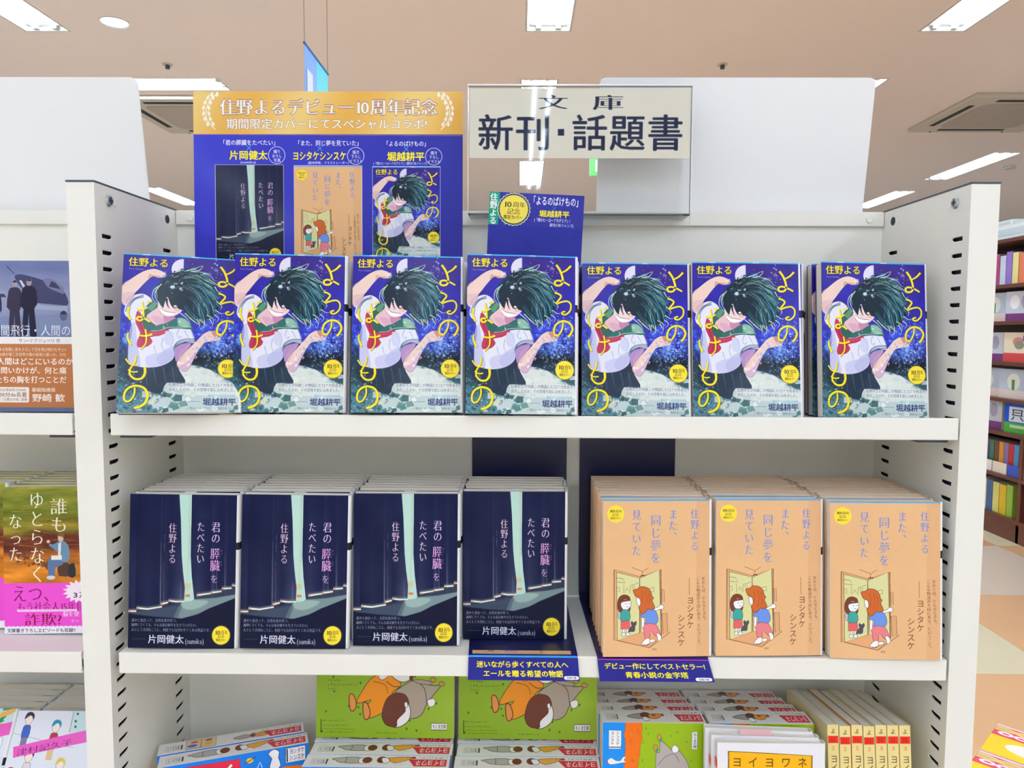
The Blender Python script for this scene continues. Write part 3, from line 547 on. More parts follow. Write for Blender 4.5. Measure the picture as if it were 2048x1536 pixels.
def art_poster(n, c, t):
    a = Art(1072, 1219, (45, 42, 1962, 2231), (62, 70, 214)); H, W = a.H, a.W
    xx = np.linspace(0, 1, W)[None, :]; yy = np.linspace(0, 1, H)[:, None]
    a.a[...] = np.array([62, 66, 210])*1.0 + (xx[..., None]*np.array([-16, -14, -44])) + (yy[..., None]*np.array([-8, -12, -20]))
    hh = int(302*a.ky); g = np.clip(xx*1.0, 0, 1)[..., None]; w = (.5+.5*np.sin(xx*15+yy*9+1.5))[..., None]
    a.a[:hh] = (np.array([238, 186, 78])+w*np.array([4, 22, 44]))[:hh] if False else (np.array([232, 178, 84])*(1-w)+np.array([240, 206, 128])*w)[:hh]
    a.line([(45, 346), (2007, 352)], (150, 120, 150), 4)
    for sx, ox in ((1, 0), (-1, 2052)):
        L = lambda x: ox+sx*x
        a.line([(L(215), 66), (L(165), 110), (L(140), 180), (L(150), 250), (L(205), 312)], (250, 246, 236), 6, sm=5)
        for (x, y, an) in ((200, 74, .9), (172, 96, .8), (152, 130, 1.2), (140, 168, 1.5), (140, 208, 1.8), (150, 246, 2.1), (170, 282, 2.4)):
            for sd in (-1, 1):
                dx = sd*20; px, py = x+dx, y-8
                q = [(px+10*math.cos(an+sd*.5), py-22), (px+11, py), (px, py+16), (px-11, py)]
                a.poly([(L(u), v) for u, v in q], (250, 246, 236), 1, 3)
    a.tx('住野よるデビュー10周年記念', 236, 92, 1824, 214, (252, 248, 242), 'w', out=(176, 138, 120))
    a.tx('期間限定カバーにてスペシャルコラボ!', 284, 232, 1752, 310, (252, 248, 242), 'b', out=(176, 138, 120))
    Y = (255, 240, 50); X = (90, 190, 250)
    for k, (x0, x1, ti, au, ax0, ax1, sub, sx0, sx1, cx, ls) in enumerate((
        (238, 666, '「君の膵臓をたべたい」', '片岡健太', 304, 586, '(sumika)', 385, 500, 652, ('撮り', 'おろし', '写真')),
        (786, 1272, '「また、同じ夢を見ていた」', 'ヨシタケシンスケ', 766, 1160, '(絵本作家、イラストレーター)', 878, 1178, 1228, ('描き', '下ろし', 'イラスト')),
        (1430, 1762, '「よるのばけもの」', '堀越耕平', 1456, 1730, '(『僕のヒーローアカデミア』/週刊少年ジャンプ)', 1356, 1746, 1796, ('描き', '下ろし', 'イラスト')))):
        m = (ax0+ax1)/2; a.tx(ti, x0, 382+k*3, x1, 424+k*3, (255, 255, 255), 'b')
        a.line([(m-14, 424+k*3), (m+20, 458+k*3)], X, 4); a.line([(m+20, 424+k*3), (m-14, 458+k*3)], X, 4)
        a.tx(au, ax0, 458+k*4, ax1, 526+k*4, Y, 'h'); a.tx(sub, sx0, 530+k*4, sx1, 552+k*4, (255, 255, 255), 'b')
        t2 = np.linspace(0, 2*math.pi, 40); a.line(np.stack([cx+60*np.cos(t2), 492+k*4+60*np.sin(t2)], 1), (255, 255, 255), 3.5)
        for j, l in enumerate(ls): a.tx(l, cx-11*len(l)-2, 452+k*4+j*31, cx+11*len(l)+6, 480+k*4+j*31, (255, 255, 255), 'b')
    for o, r in ((c, (202, 562, 698, 1253)), (t, (778, 567, 1272, 1258)), (n, (1352, 572, 1842, 1264))):
        a.rect(r[0]-3, r[1]-3, r[2]+3, r[3]+3, (220, 220, 245)); a.paste(o, *r)
    return a
def art_sign():
    a = Art(900, 288, (80, 143, 1762, 564), (255, 248, 230)); K = (38, 46, 80)
    a.tx('文', 628, 192, 868, 316, K, 'w'); a.tx('庫', 1060, 190, 1310, 322, K, 'w')
    for ch, x0, x1 in (('新', 146, 436), ('刊', 446, 736), ('話', 896, 1186), ('題', 1196, 1486), ('書', 1496, 1790)): a.tx(ch, x0, 344, x1, 654, K, 'b')
    a.rect(788, 470, 838, 524, K); return a
def art_pop():
    a = Art(420, 940, (186, 915, 768, 1720), (34, 42, 158))
    a.a += ((fbm(a.H, a.W, 90, 5)-.5)*10)[..., None]
    a.rect(186, 915, 330, 1180, (22, 160, 130)); a.poly([(270, 900), (960, 930), (960, 1180), (390, 1180), (270, 1100)], (44, 48, 160))
    a.poly([(330, 1195), (270, 1100), (262, 1190)], (44, 48, 160)); a.tx('住野よる', 192, 925, 254, 1180, (255, 255, 255), 'h', True)
    cx, cy, r = 388, 1050, 128
    a.ell(cx, cy, r, r, (250, 236, 180), 1, scal=.06, ns=26); a.ell(cx, cy, r*.96, r*.96, (40, 80, 110), 1, scal=.05, ns=26); a.ell(cx, cy, r*.9, r*.9, (250, 228, 90))
    D = (64, 56, 30); a.tx('10', 302, 980, 372, 1040, D, 'b'); a.tx('周年', 378, 986, 482, 1036, D, 'm'); a.tx('記念', 332, 1040, 442, 1094, D, 'm'); a.tx('限定カバー', 306, 1096, 462, 1132, D, 'b')
    a.tx('「よるのばけもの」', 516, 930, 936, 1010, (255, 255, 255), 'b'); a.line([(700, 1014), (730, 1040)], (60, 150, 200), 3); a.line([(730, 1014), (700, 1040)], (60, 150, 200), 3)
    a.tx('堀越耕平', 594, 1044, 842, 1102, (255, 238, 40), 'h'); a.tx('(『僕のヒーローアカデミア』/', 556, 1108, 850, 1142, (255, 255, 255), 'b'); a.tx('週刊少年ジャンプ)', 682, 1148, 878, 1178, (255, 255, 255), 'b')
    return a
def art_talker(k, t):
    """front flap plus a little of the part lying on the shelf"""
    a = Art(460, 150, (122, 170, 830, 250), (32, 34, 140)); Y = (255, 242, 40)
    if k == 0:
        a.rect(122, 170, 952, 212, (26, 28, 110)); b = Art(300, 60, (0, 0, 300, 60), (226, 178, 132)); a.rect(150, 60, 905, 204, (226, 180, 134)); a.line([(122, 222), (952, 222)], (60, 170, 240), 9)
        a.ink([(240, 150), (350, 150), (350, 186), (240, 180)], (222, 220, 160), (96, 48, 30), 3); a.rect(270, 150, 320, 180, (226, 120, 120)); a.rect(400, 150, 500, 186, (120, 150, 226)); a.rect(420, 172, 500, 190, (232, 140, 150)); a.tx('シンスケ', 660, 150, 700, 200, (110, 60, 40), 'g', True)
        a.tx('迷いながら歩くすべての人へ', 184, 256, 878, 314, Y, 'h'); a.tx('エールを贈る希望の物語', 236, 332, 834, 392, Y, 'h')
        a.poly([(848, 380), (938, 380), (946, 394), (938, 410), (848, 410), (840, 394)], (250, 250, 250), 1, 2); a.tx('双葉文庫', 856, 384, 930, 406, (60, 60, 80), 'g')
    else:
        a.rect(122, 170, 952, 232, (40, 26, 96)); a.ell(700, 190, 60, 22, (250, 226, 60)); a.line([(122, 236), (952, 236)], (220, 50, 190), 7)
        a.tx('デビュー作にしてベストセラー!', 166, 264, 914, 318, Y, 'h'); a.tx('青春小説の金字塔', 318, 336, 776, 392, Y, 'h')
        a.poly([(830, 384), (928, 384), (938, 398), (928, 412), (830, 412), (822, 398)], (250, 250, 250), 1, 2); a.tx('双葉文庫', 842, 388, 918, 410, (60, 60, 80), 'g')
    return a
def scrib(a, x0, y, x1, col, k=8, seed=0, w=2.2):
    r = np.random.default_rng(int(x0*7+y*3)+seed); x = x0
    while x < x1:
        for _ in range(2):
            q = r.uniform(-k/2, k/2, 4); a.line([(x+k*.5+q[0], y+q[1]), (x+k*.5+q[2], y+q[3])], col, w)
        x += k*r.uniform(.9, 1.5)
def grass(a, seed, n, x0, y0, x1, y1, k=14):
    r = np.random.default_rng(seed)
    for _ in range(n):
        x, y = r.uniform(x0, x1), r.uniform(y0, y1)
        for d in (-.8, 0, .8): a.line([(x, y), (x+d*k*.6, y-k)], (40, 80, 20), 3)
def sleeper_orange(a, K):
    a.ink([(356, 400), (430, 280), (500, 230), (580, 220), (650, 270), (655, 300), (600, 340), (560, 440), (440, 492), (410, 430), (460, 380)], (244, 150, 30), K, 4, 3)
    a.ink([(590, 180), (650, 160), (730, 180), (742, 240), (700, 268), (650, 270), (590, 230)], (248, 246, 248), K, 4, 3); a.poly([(700, 165), (745, 180), (742, 262), (716, 255), (724, 210)], (110, 52, 40), 1, 2)
    a.ink([(505, 240), (540, 215), (578, 215), (570, 240), (530, 262)], (250, 248, 250), K, 3, 2)
    a.line([(650, 300), (610, 300), (560, 270)], K, 4, sm=3); a.line([(470, 270), (550, 290), (570, 340)], K, 3, sm=3)
    for x, y in ((330, 400), (425, 450)): a.ink([(x-24, y-46), (x+6, y-46), (x+26, y+10), (x+10, y+46), (x-16, y+40)], (224, 150, 70), (120, 30, 30), 6, 3)
def sleeper_grey(a, K):
    a.ink([(620, 340), (700, 280), (760, 262), (860, 290), (930, 292), (900, 330), (840, 400), (800, 470), (720, 490), (660, 420)], (178, 164, 148), K, 4, 3)
    a.line([(760, 264), (820, 310), (838, 400)], K, 4, sm=4); a.ink([(740, 262), (800, 258), (870, 270), (862, 288), (780, 280)], (178, 164, 148), K, 3, 2)
    a.ink([(842, 384), (880, 370), (896, 384), (888, 412), (856, 420)], (250, 248, 250), K, 3, 3)
    for x, y in ((880, 258), (940, 282)): a.ink([(x-20, y-8), (x, y-16), (x+22, y), (x+8, y+14), (x-16, y+10)], (200, 150, 80), K, 3, 2)
    a.ink([(700, 400), (726, 440), (716, 500), (660, 540), (600, 540), (560, 480), (640, 470)], (250, 248, 250), K, 4, 3)
    a.ink([(560, 380), (620, 340), (690, 350), (716, 400), (690, 420), (690, 450), (636, 500), (630, 540), (560, 530), (532, 470)], (112, 56, 40), (80, 36, 26), 4, 3); a.ink([(684, 400), (702, 392), (708, 420), (692, 426)], (250, 248, 250), K, 3, 2)
def art_meadow():
    a = Art(620, 410, (80, 60, 945, 550), (150, 184, 44)); K = (70, 50, 40)
    a.a += np.linspace(-10, 10, a.W)[None, :, None]; grass(a, 3, 22, 120, 150, 1000, 590)
    sleeper_orange(a, K); sleeper_grey(a, K)
    for y, w in ((198, 170), (232, 165), (266, 90), (292, 210), (316, 70)): scrib(a, 158, y, 150+w, (50, 70, 20), 12)
    a.rect(112, 500, 117, 580, (40, 60, 20))
    for y, w in ((508, 150), (536, 180), (558, 220), (576, 220)): scrib(a, 124, y, 124+w, (60, 84, 30), 9)
    scrib(a, 490, 579, 630, (60, 84, 30), 9)
    a.ink([(870, 518), (976, 518), (976, 558), (870, 558)], (248, 248, 248), (40, 40, 40), 3); a.tx('ちくま文庫', 878, 524, 970, 552, (30, 30, 30), 'g'); return a
def art_spine(kind):
    """long narrow side of the boxed set; kind 0 wide, 1 narrow, 2 with vignettes"""
    a = Art(600, 66, (0, 0, 600, 66), (236, 232, 232)); K = (60, 50, 50)
    a.ink([(30, 24), (88, 24), (88, 50), (30, 50)], None, (110, 110, 110), 1.5); a.tx('ちくま文庫', 34, 26, 84, 48, (90, 90, 90), 'g', rot=math.pi); a.rect(90, 24, 96, 50, (50, 50, 50))
    if kind == 2:
        a.ink([(110, 8), (230, 8), (230, 58), (110, 58)], (232, 206, 160), K, 2); a.line([(170, 8), (170, 58)], K, 2); a.ell(135, 40, 20, 9, (80, 120, 220)); a.ell(142, 20, 16, 5, (220, 60, 80)); a.ell(200, 38, 18, 10, (240, 180, 60)); a.ell(200, 18, 16, 4, K)
        a.ink([(300, 34), (350, 24), (380, 40), (330, 48)], (178, 168, 160), K, 2, 2); a.ell(384, 34, 14, 12, (112, 56, 40)); a.ink([(392, 28), (450, 20), (440, 44), (398, 46)], (240, 160, 40), K, 2, 2)
    elif kind == 0:
        a.ink([(110, 22), (190, 12), (230, 18), (230, 44), (150, 42), (128, 30)], (184, 178, 172), K, 2, 2); a.line([(170, 12), (170, 44)], K, 2); a.ink([(222, 20), (246, 18), (250, 44), (228, 44)], (248, 248, 248), K, 2, 2); a.ell(258, 28, 20, 16, (112, 56, 40))
        a.ell(318, 26, 20, 17, (112, 56, 40)); a.ink([(316, 18), (340, 16), (352, 34), (330, 44)], (250, 248, 248), K, 2, 3); a.ink([(346, 16), (420, 10), (444, 14), (420, 28), (372, 42)], (244, 170, 40), K, 2, 2); a.ell(448, 14, 10, 6, (160, 60, 60))
    else:
        a.ink([(150, 34), (200, 22), (250, 20), (240, 46), (180, 42)], (170, 164, 158), K, 2, 2); a.ell(262, 28, 32, 16, (100, 54, 42)); a.ink([(240, 40), (262, 36), (280, 50), (250, 58)], (248, 248, 248), K, 2, 3); a.ink([(280, 24), (330, 20), (360, 24), (330, 44), (286, 44)], (240, 158, 44), K, 2, 2); a.ell(362, 26, 10, 7, (196, 60, 50)); a.rect(302, 22, 320, 32, (210, 60, 40))
    a.poly([(428, 22), (588, 22), (588, 58), (456, 58)], (214, 44, 62))
    a.tx('ネワヨイヨ', 458, 24, 584, 56, (250, 250, 250), 'b', rot=math.pi); scrib(a, 420, 12, 590, (60, 60, 60), 9, w=1.6)
    for y in (20, 34, 48): scrib(a, 376, y, 420, (180, 180, 180), 5, w=1)
    return a
def art_boxfront():
    a = Art(420, 560, (182, 225, 1810, 2400), (160, 192, 20)); K = (50, 50, 60)
    for q in ((940, 345), (980, 440), (1370, 470), (1480, 410), (900, 590), (1650, 570), (880, 900), (1730, 900), (1400, 1700), (1700, 1900)): grass(a, int(q[0]), 1, q[0], q[1], q[0]+1, q[1]+1, 40)
    r = np.random.default_rng(2); e = [(870+r.uniform(-12, 12)-max(0, y-500)*.13, y) for y in range(225, 2700, 60)]
    a.poly([(560, 225)]+e+[(400, 2700)], (244, 116, 16)); a.line(e, (170, 90, 10), 6)
    e2 = [(575+r.uniform(-18, 18), y) for y in range(225, 2700, 36)]
    a.poly([(182, 225)]+e2+[(182, 2700)], (20, 146, 244)); a.line(e2, (200, 40, 20), 7)
    sparkle(a, 600, 260, 860, 1400, 24, (210, 60, 20), 8, 20, 6); a.ink([(770, 380), (810, 330), (826, 380), (816, 440)], None, (210, 60, 20), 5); a.ink([(650, 560), (680, 480), (700, 560), (680, 620)], None, (210, 60, 20), 5)
    a.ink([(292, 362), (512, 368), (510, 686), (292, 684)], (244, 244, 250), K, 5); a.rect(296, 650, 508, 664, (40, 40, 50))
    a.tx('ヨシタケ', 326, 380, 386, 626, K, 'g', True); a.tx('シンスケ', 420, 380, 482, 626, K, 'g', True)
    a.ink([(270, 906), (310, 850), (360, 850), (420, 890), (500, 890), (540, 830), (600, 820), (560, 880), (600, 920), (520, 930), (420, 950), (330, 960), (290, 940)], (244, 244, 250), K, 5, 2); a.ell(262, 905, 20, 12, (220, 60, 60))
    a.ink([(1190, 540), (1330, 640), (1420, 720), (1500, 700), (1600, 800), (1700, 1000), (1680, 1300), (1300, 1400), (1130, 1100), (1120, 760), (1180, 740)], (186, 176, 170), K, 7, 3)
    a.line([(1160, 960), (1280, 820), (1440, 770), (1520, 900)], K, 6, sm=5); a.ink([(1400, 650), (1440, 610), (1500, 650), (1510, 710), (1450, 750), (1400, 720)], (248, 248, 250), K, 6, 3)
    for x, y in ((1170, 480), (1110, 660)): a.ink([(x-30, y-40), (x+10, y-56), (x+44, y+20), (x+20, y+70), (x-20, y+50)], (206, 160, 60), K, 6, 3); a.poly([(x+10, y+20), (x+44, y+20), (x+36, y+66), (x+10, y+70)], (60, 140, 160), 1, 2)
    a.ink([(1740, 380), (1840, 376), (1840, 680), (1740, 676)], (248, 248, 250), K, 5); a.tx('ちくま文庫', 1760, 400, 1830, 660, K, 'g', True); return a
def art_boxblue():
    a = Art(620, 390, (0, 0, 620, 390), (14, 130, 236)); K = (50, 50, 60)
    a.ink([(110, 20), (330, 24), (330, 150), (110, 150)], (226, 40, 70), (200, 30, 60), 3); a.tx('ヨイ', 130, 30, 310, 146, (250, 250, 250), 'b')
    a.ell(370, 40, 15, 13, (244, 190, 40)); a.line([(346, 52), (396, 26)], K, 3); a.line([(400, 84), (412, 56), (420, 84)], (240, 240, 250), 4)
    a.ink([(450, 90), (462, 50), (446, 24), (470, 4), (494, 20), (490, 50), (500, 90), (476, 110)], (244, 244, 250), K, 3, 2); a.poly([(420, 120), (520, 100), (620, 110), (620, 390), (380, 390)], (244, 116, 16))
    a.ink([(520, 10), (606, 10), (606, 84), (520, 84)], (244, 244, 250), K, 3); a.rect(524, 14, 530, 80, K); a.tx('ヨシタケ', 536, 14, 602, 44, K, 'g'); a.tx('シンスケ', 536, 46, 602, 78, K, 'g'); return a
def art_whitebook():
    a = Art(420, 600, (145, 250, 1030, 1470), (238, 236, 242)); K = (80, 40, 24)
    a.ink([(250, 336), (640, 350), (1066, 372), (1062, 1100), (256, 1090)], (250, 186, 10), K, 6); a.line([(258, 340), (258, 1090)], K, 4); a.line([(1058, 372), (1056, 1100)], K, 4)
    for ch, x in (('ヨ', 286), ('イ', 440), ('ヨ', 600), ('ワ', 760), ('ネ', 920)): a.tx(ch, x, 384, x+100, 496, K, 'g')
    return a
def art_yellowspine(k):
    a = Art(44, 600, (0, 0, 44, 600), (238, 216, 146)); R = (230, 44, 24)
    a.tx('よ', 12, 14, 34, 38, (60, 50, 40), 'g'); a.rect(2, 46, 42, 76, R); a.tx('32', 10, 50, 32, 72, (170, 20, 10), 'g'); a.tx('3' if k else '2', 14, 84, 30, 106, (226, 130, 80), 'g')
    a.tx('ヨイヨワネ', 9, 122, 39, 310, (80, 66, 44), 'g', True); a.tx('ヨシタケシンスケ', 13, 340, 33, 540, (80, 66, 44), 'g', True); return a
def art_bookspine():
    a = Art(32, 460, (0, 0, 32, 460), (240, 240, 244)); a.rect(0, 142, 32, 164, (30, 32, 44)); return a
def art_plane():
    a = Art(480, 704, (-46, 85, 833, 1195), (128, 134, 172)); H, W = a.H, a.W
    yy = np.linspace(85, 1240, H)[:, None]; a.a[...] = np.stack([np.interp(yy, [85, 380, 600, 690], [108, 150, 130, 96])+0*a.a[..., 0], np.interp(yy, [85, 380, 600, 690], [118, 156, 142, 112])+0*a.a[..., 0], np.interp(yy, [85, 380, 600, 690], [168, 188, 180, 150])+0*a.a[..., 0]], 2)
    a.a += ((fbm(H, W, 40, 5, 4)-.5)*22)[..., None]; D = (50, 52, 84)
    a.poly([(145, 205), (180, 192), (260, 205), (380, 240), (480, 290), (545, 330), (575, 380), (575, 440), (420, 440), (330, 420), (200, 300), (150, 230)], (66, 68, 104), 1, 2)
    a.poly([(370, 232), (420, 222), (470, 236), (545, 300), (545, 350), (440, 310), (410, 290)], (120, 120, 160), 1, 0); a.poly([(425, 290), (445, 245), (480, 262), (520, 310)], (60, 60, 90)); a.line([(80, 130), (145, 195)], D, 8, 4); a.poly([(180, 240), (200, 240), (240, 300), (230, 330)], (196, 204, 226)); a.poly([(330, 420), (575, 440), (575, 500), (520, 480), (300, 470)], (166, 178, 206), .7, 0, 2)
    a.poly([(-200, 330), (60, 350), (75, 375), (-100, 370)], D, .9); a.ell(545, 520, 30, 40, D); a.poly([(-370, 540), (800, 500), (800, 690), (-370, 690)], (120, 134, 170), .6, 0, 5)
    for (x, y, s, c) in ((145, 262, 1, (56, 50, 74)), (262, 250, 1.1, (34, 32, 58)), (-20, 300, .95, D), (-160, 280, 1, (60, 56, 80))):
        a.poly([(x-50*s, y+60), (x-20*s, y+36), (x+22*s, y+36), (x+54*s, y+70), (x+62*s, y+180), (x+40*s, y+220), (x+60*s, y+430), (x+10*s, y+430), (x, y+250), (x-14*s, y+420), (x-50*s, y+400), (x-40*s, y+220), (x-66*s, y+190)], c, 1, 2)
        a.ell(x, y+6, 20*s, 26*s, (170, 150, 160)); a.poly([(x-20, y-4), (x, y-26), (x+20, y-4)], (40, 36, 56))
    a.tx('夜間飛行・人間の大地', -55, 590, 770, 684, (226, 228, 240), 'g'); a.rect(-370, 688, 800, 744, (240, 236, 238))
    a.tx('サン=テグジュペリ 作', 178, 700, 520, 736, (90, 80, 90), 'm'); a.rect(-370, 744, 800, 1246, (190, 120, 74)); W_ = (250, 238, 228)
    a.tx('あらゆる危険に身をさらして空を飛び続けたサン=', -40, 772, 568, 804, W_, 'g'); a.tx('それは彼が第二次世界大戦の前夜に綴った。ひた', -40, 812, 568, 842, W_, 'g')
    a.tx('人間はどこにいるのか', 2, 852, 624, 912, (255, 250, 244), 'b'); a.tx('う問いかけが、何と痛', -30, 924, 572, 982, (255, 250, 244), 'b'); a.tx('たちの胸を打つことだ', -10, 996, 572, 1056, (255, 250, 244), 'b')
    a.poly([(-20, 1086), (262, 1086), (268, 1098), (268, 1196), (262, 1208), (-20, 1208)], (246, 238, 232)); T = (150, 110, 90)
    a.tx('2025年8月のNHK', 10, 1094, 246, 1122, T, 'g'); a.tx('100分de名著', 4, 1124, 250, 1166, T, 'b'); a.tx('に「人間の大地」登場', 10, 1170, 250, 1196, T, 'g'); a.tx('番組指南役', 288, 1088, 484, 1124, W_, 'b'); a.tx('野崎 歓', 292, 1136, 560, 1204, (255, 250, 244), 'b')
    return a
def art_autumn():
    a = Art(480, 694, (60, 50, 900, 1342), (190, 130, 40)); H, W = a.H, a.W
    yy = np.linspace(50, 1392, H)[:, None]; xx = np.linspace(60, 960, W)[None, :]; n = fbm(H, W, 30, 8, 5); n2 = fbm(H, W, 70, 18, 3)
    st = [(50, (150, 150, 60)), (260, (120, 128, 40)), (450, (140, 124, 40)), (520, (110, 50, 36)), (620, (120, 60, 36)), (680, (196, 116, 40)), (930, (214, 130, 34))]
    for k in range(3): a.a[..., k] = np.interp(yy+(n2-.5)*120, [q[0] for q in st], [q[1][k] for q in st])
    a.a += ((n-.5)*110)[..., None]*np.array([1.1, .8, .4]); r = np.random.default_rng(3)
    for _ in range(60):
        x, y = r.uniform(60, 900), r.uniform(80, 900); a.line([(x, y), (x+r.uniform(80, 240), y+r.uniform(-24, 24))], [(230, 150, 50), (110, 60, 30), (150, 150, 60), (206, 90, 40)][r.integers(4)], 8, 1, al=.5)
    for _ in range(50): x = r.uniform(100, 560); a.ell(x, 650+x*.22+r.normal(0, 24), r.uniform(8, 22), r.uniform(8, 16), (96, 64, 40), .7)
    a.poly([(556, 770), (600, 745), (660, 760), (680, 860), (560, 866)], (84, 56, 44), 1, 2); a.poly([(650, 780), (700, 750), (712, 870), (650, 876)], (40, 50, 54), 1, 2)
    a.poly([(480, 700), (570, 720), (600, 740), (590, 770), (530, 790), (526, 866), (470, 864), (462, 740)], (96, 120, 160), 1, 2); a.poly([(456, 870), (500, 862), (530, 880), (500, 900), (454, 892)], (214, 214, 220), 1, 2)
    a.poly([(548, 560), (600, 545), (650, 590), (660, 690), (640, 740), (580, 730), (590, 650), (540, 640), (500, 606), (476, 590), (484, 570), (510, 580)], (110, 146, 176), 1, 2); a.poly([(560, 570), (585, 560), (580, 680), (556, 680)], (226, 232, 236)); a.rect(494, 680, 590, 720, (240, 238, 232))
    a.ell(582, 520, 26, 38, (224, 180, 160)); a.poly([(556, 500), (580, 470), (612, 480), (612, 530), (596, 510)], (130, 90, 60), 1, 2); a.ell(470, 552, 16, 16, (224, 180, 160))
    Wt = (246, 240, 222)
    a.tx('誰も', 488, 150, 650, 480, Wt, 'm', True, sq=1.0); a.tx('ゆとらなく', 296, 90, 440, 930, Wt, 'm', True, sq=1.2); a.tx('なった', 106, 290, 238, 740, Wt, 'm', True, sq=1.2)
    a.rect(60, 930, 960, 1392, (244, 84, 214)); r = np.random.default_rng(1)
    t = np.linspace(0, 2*math.pi, 32, endpoint=False); k = np.where(np.arange(32) % 2, 1.0, .72); a.poly(np.stack([740+150*k*np.cos(t), 1010+110*k*np.sin(t)], 1), (250, 236, 246))
    P = (130, 20, 90); a.tx('えつ、', 130, 940, 560, 1110, P, 'm'); a.tx('もう社会人15年目', 176, 1100, 790, 1190, P, 'm'); a.rect(176, 1170, 720, 1192, (250, 236, 246), .8); a.tx('詐欺?', 240, 1200, 590, 1322, (140, 10, 50), 'm')
    a.tx('脳を使', 590, 1190, 740, 1240, (250, 214, 240), 'b'); a.tx('エッ', 660, 1260, 740, 1294, (250, 214, 240), 'b'); a.tx('3', 684, 1010, 730, 1074, (60, 40, 70), 'b'); a.tx('万部', 740, 1010, 850, 1074, (60, 40, 70), 'b')
    a.rect(60, 1336, 960, 1392, (248, 246, 250)); [a.ell(60+i*40, 1336, 22, 14, (248, 246, 250)) for i in range(24)]
    a.tx('文庫書き下ろしエピソードも収録!!', 82, 1342, 704, 1382, (60, 60, 90), 'b'); return a
def art_comic():
    a = Art(480, 704, (370, 795, 1582, 2320), (226, 228, 238)); K = (60, 50, 70)
    a.rect(1280, 795, 1960, 1110, (200, 222, 226))
    for x, y in ((1350, 830), (1345, 940), (1360, 1020)): a.poly([(x-25, y), (x, y-14), (x+20, y+10), (x, y+30)], (50, 110, 90), 1, 2)
    a.line([(1276, 800), (1280, 1110)], K, 6); a.line([(370, 1130), (1400, 1330)], (160, 150, 180), 6)
    for x, y in ((1800, 770), (1840, 830), (1730, 1010), (1680, 1080), (1760, 960)): a.poly([(x-60, y+60), (x-10, y-40), (x+70, y-50), (x+20, y+10), (x+60, y+20)], (40, 150, 90), 1, 2)
    a.poly([(1680, 900), (1790, 830), (1940, 790), (1960, 830), (1840, 900), (1710, 935)], (236, 176, 90), 1, 2)
    for (x, y, hc, bc, lc, hat) in ((1800, 1100, (236, 206, 50), (236, 236, 244), (60, 44, 100), 0), (572, 900, (50, 40, 70), (60, 96, 190), (130, 120, 150), 0), (1045, 1010, (30, 140, 170), (180, 50, 70), (220, 190, 140), 1), (480, 1700, (180, 60, 60), (200, 150, 140), (120, 90, 90), 0), (720, 1440, (96, 44, 66), (220, 210, 214), K, 0), (1500, 1900, (50, 40, 70), (90, 90, 120), K, 0), (1250, 1560, (220, 190, 90), (90, 150, 210), K, 0), (600, 2100, (90, 60, 50), (210, 90, 90), K, 0), (1200, 2300, (40, 40, 60), (240, 200, 80), K, 0), (960, 1900, (130, 70, 50), (90, 170, 120), K, 0)):
        a.ink([(x-56, y+300), (x-60, y+140), (x-30, y+110), (x+36, y+110), (x+62, y+150), (x+56, y+300)], bc, K, 4, 2); a.rect(x-50, y+290, x+50, y+500, lc); a.ink([(x-50, y+60), (x-60, y), (x, y-60), (x+62, y), (x+50, y+70), (x, y+110)], (244, 226, 216), K, 4, 3)
        a.poly([(x-76, y+10), (x-50, y-70), (x+20, y-84), (x+76, y-40), (x+74, y+30), (x+40, y-20), (x, y-30), (x-50, y+10)], hc, 1, 3)
    a.poly([(430, 1330), (1300, 1130), (1950, 990), (1950, 1180), (1390, 1290), (470, 1485)], (232, 90, 190)); a.tx('津村記久子', 500, 1340, 1370, 1450, (110, 30, 100), 'm', slope=-.19); return a
def art_pack():
    a = Art(520, 420, (200, 820, 1000, 800), (232, 70, 110)); K = (60, 50, 60)
    a.rect(200, 820, 1200, 860, (246, 232, 240))
    for x, y in ((470, 930), (760, 930), (1050, 930), (250, 930)): a.ell(x, y, 130, 60, (240, 216, 110)); a.ell(x, y, 105, 44, (232, 200, 130)); a.line([(x-70, y-6), (x+70, y-4)], K, 4, al=.6); a.line([(x-60, y+12), (x+60, y+14)], K, 4, al=.6)
    for x in (300, 420, 540, 660, 780, 900, 1020): a.ell(x, 1040, 62, 46, (250, 244, 248)); a.ell(x, 1040, 30, 20, (226, 90, 130))
    a.rect(200, 1100, 1200, 1130, (230, 60, 90)); a.rect(200, 1130, 1200, 1620, (252, 216, 20))
    a.ell(600, 1340, 260, 150, (252, 248, 240)); a.poly([(540, 1180), (620, 1140), (760, 1160), (820, 1240), (700, 1230), (600, 1220)], (60, 64, 84), 1, 3); a.line([(480, 1320), (540, 1330)], K, 7); a.line([(640, 1330), (700, 1340)], K, 7); a.line([(560, 1390), (630, 1396)], K, 6, sm=0)
    a.ink([(900, 1250), (1190, 1250), (1190, 1500), (900, 1500)], (250, 246, 244), (230, 200, 190), 4); scrib(a, 930, 1330, 1150, (110, 90, 90), 40, w=5); scrib(a, 950, 1420, 1130, (110, 90, 90), 40, w=5); return a
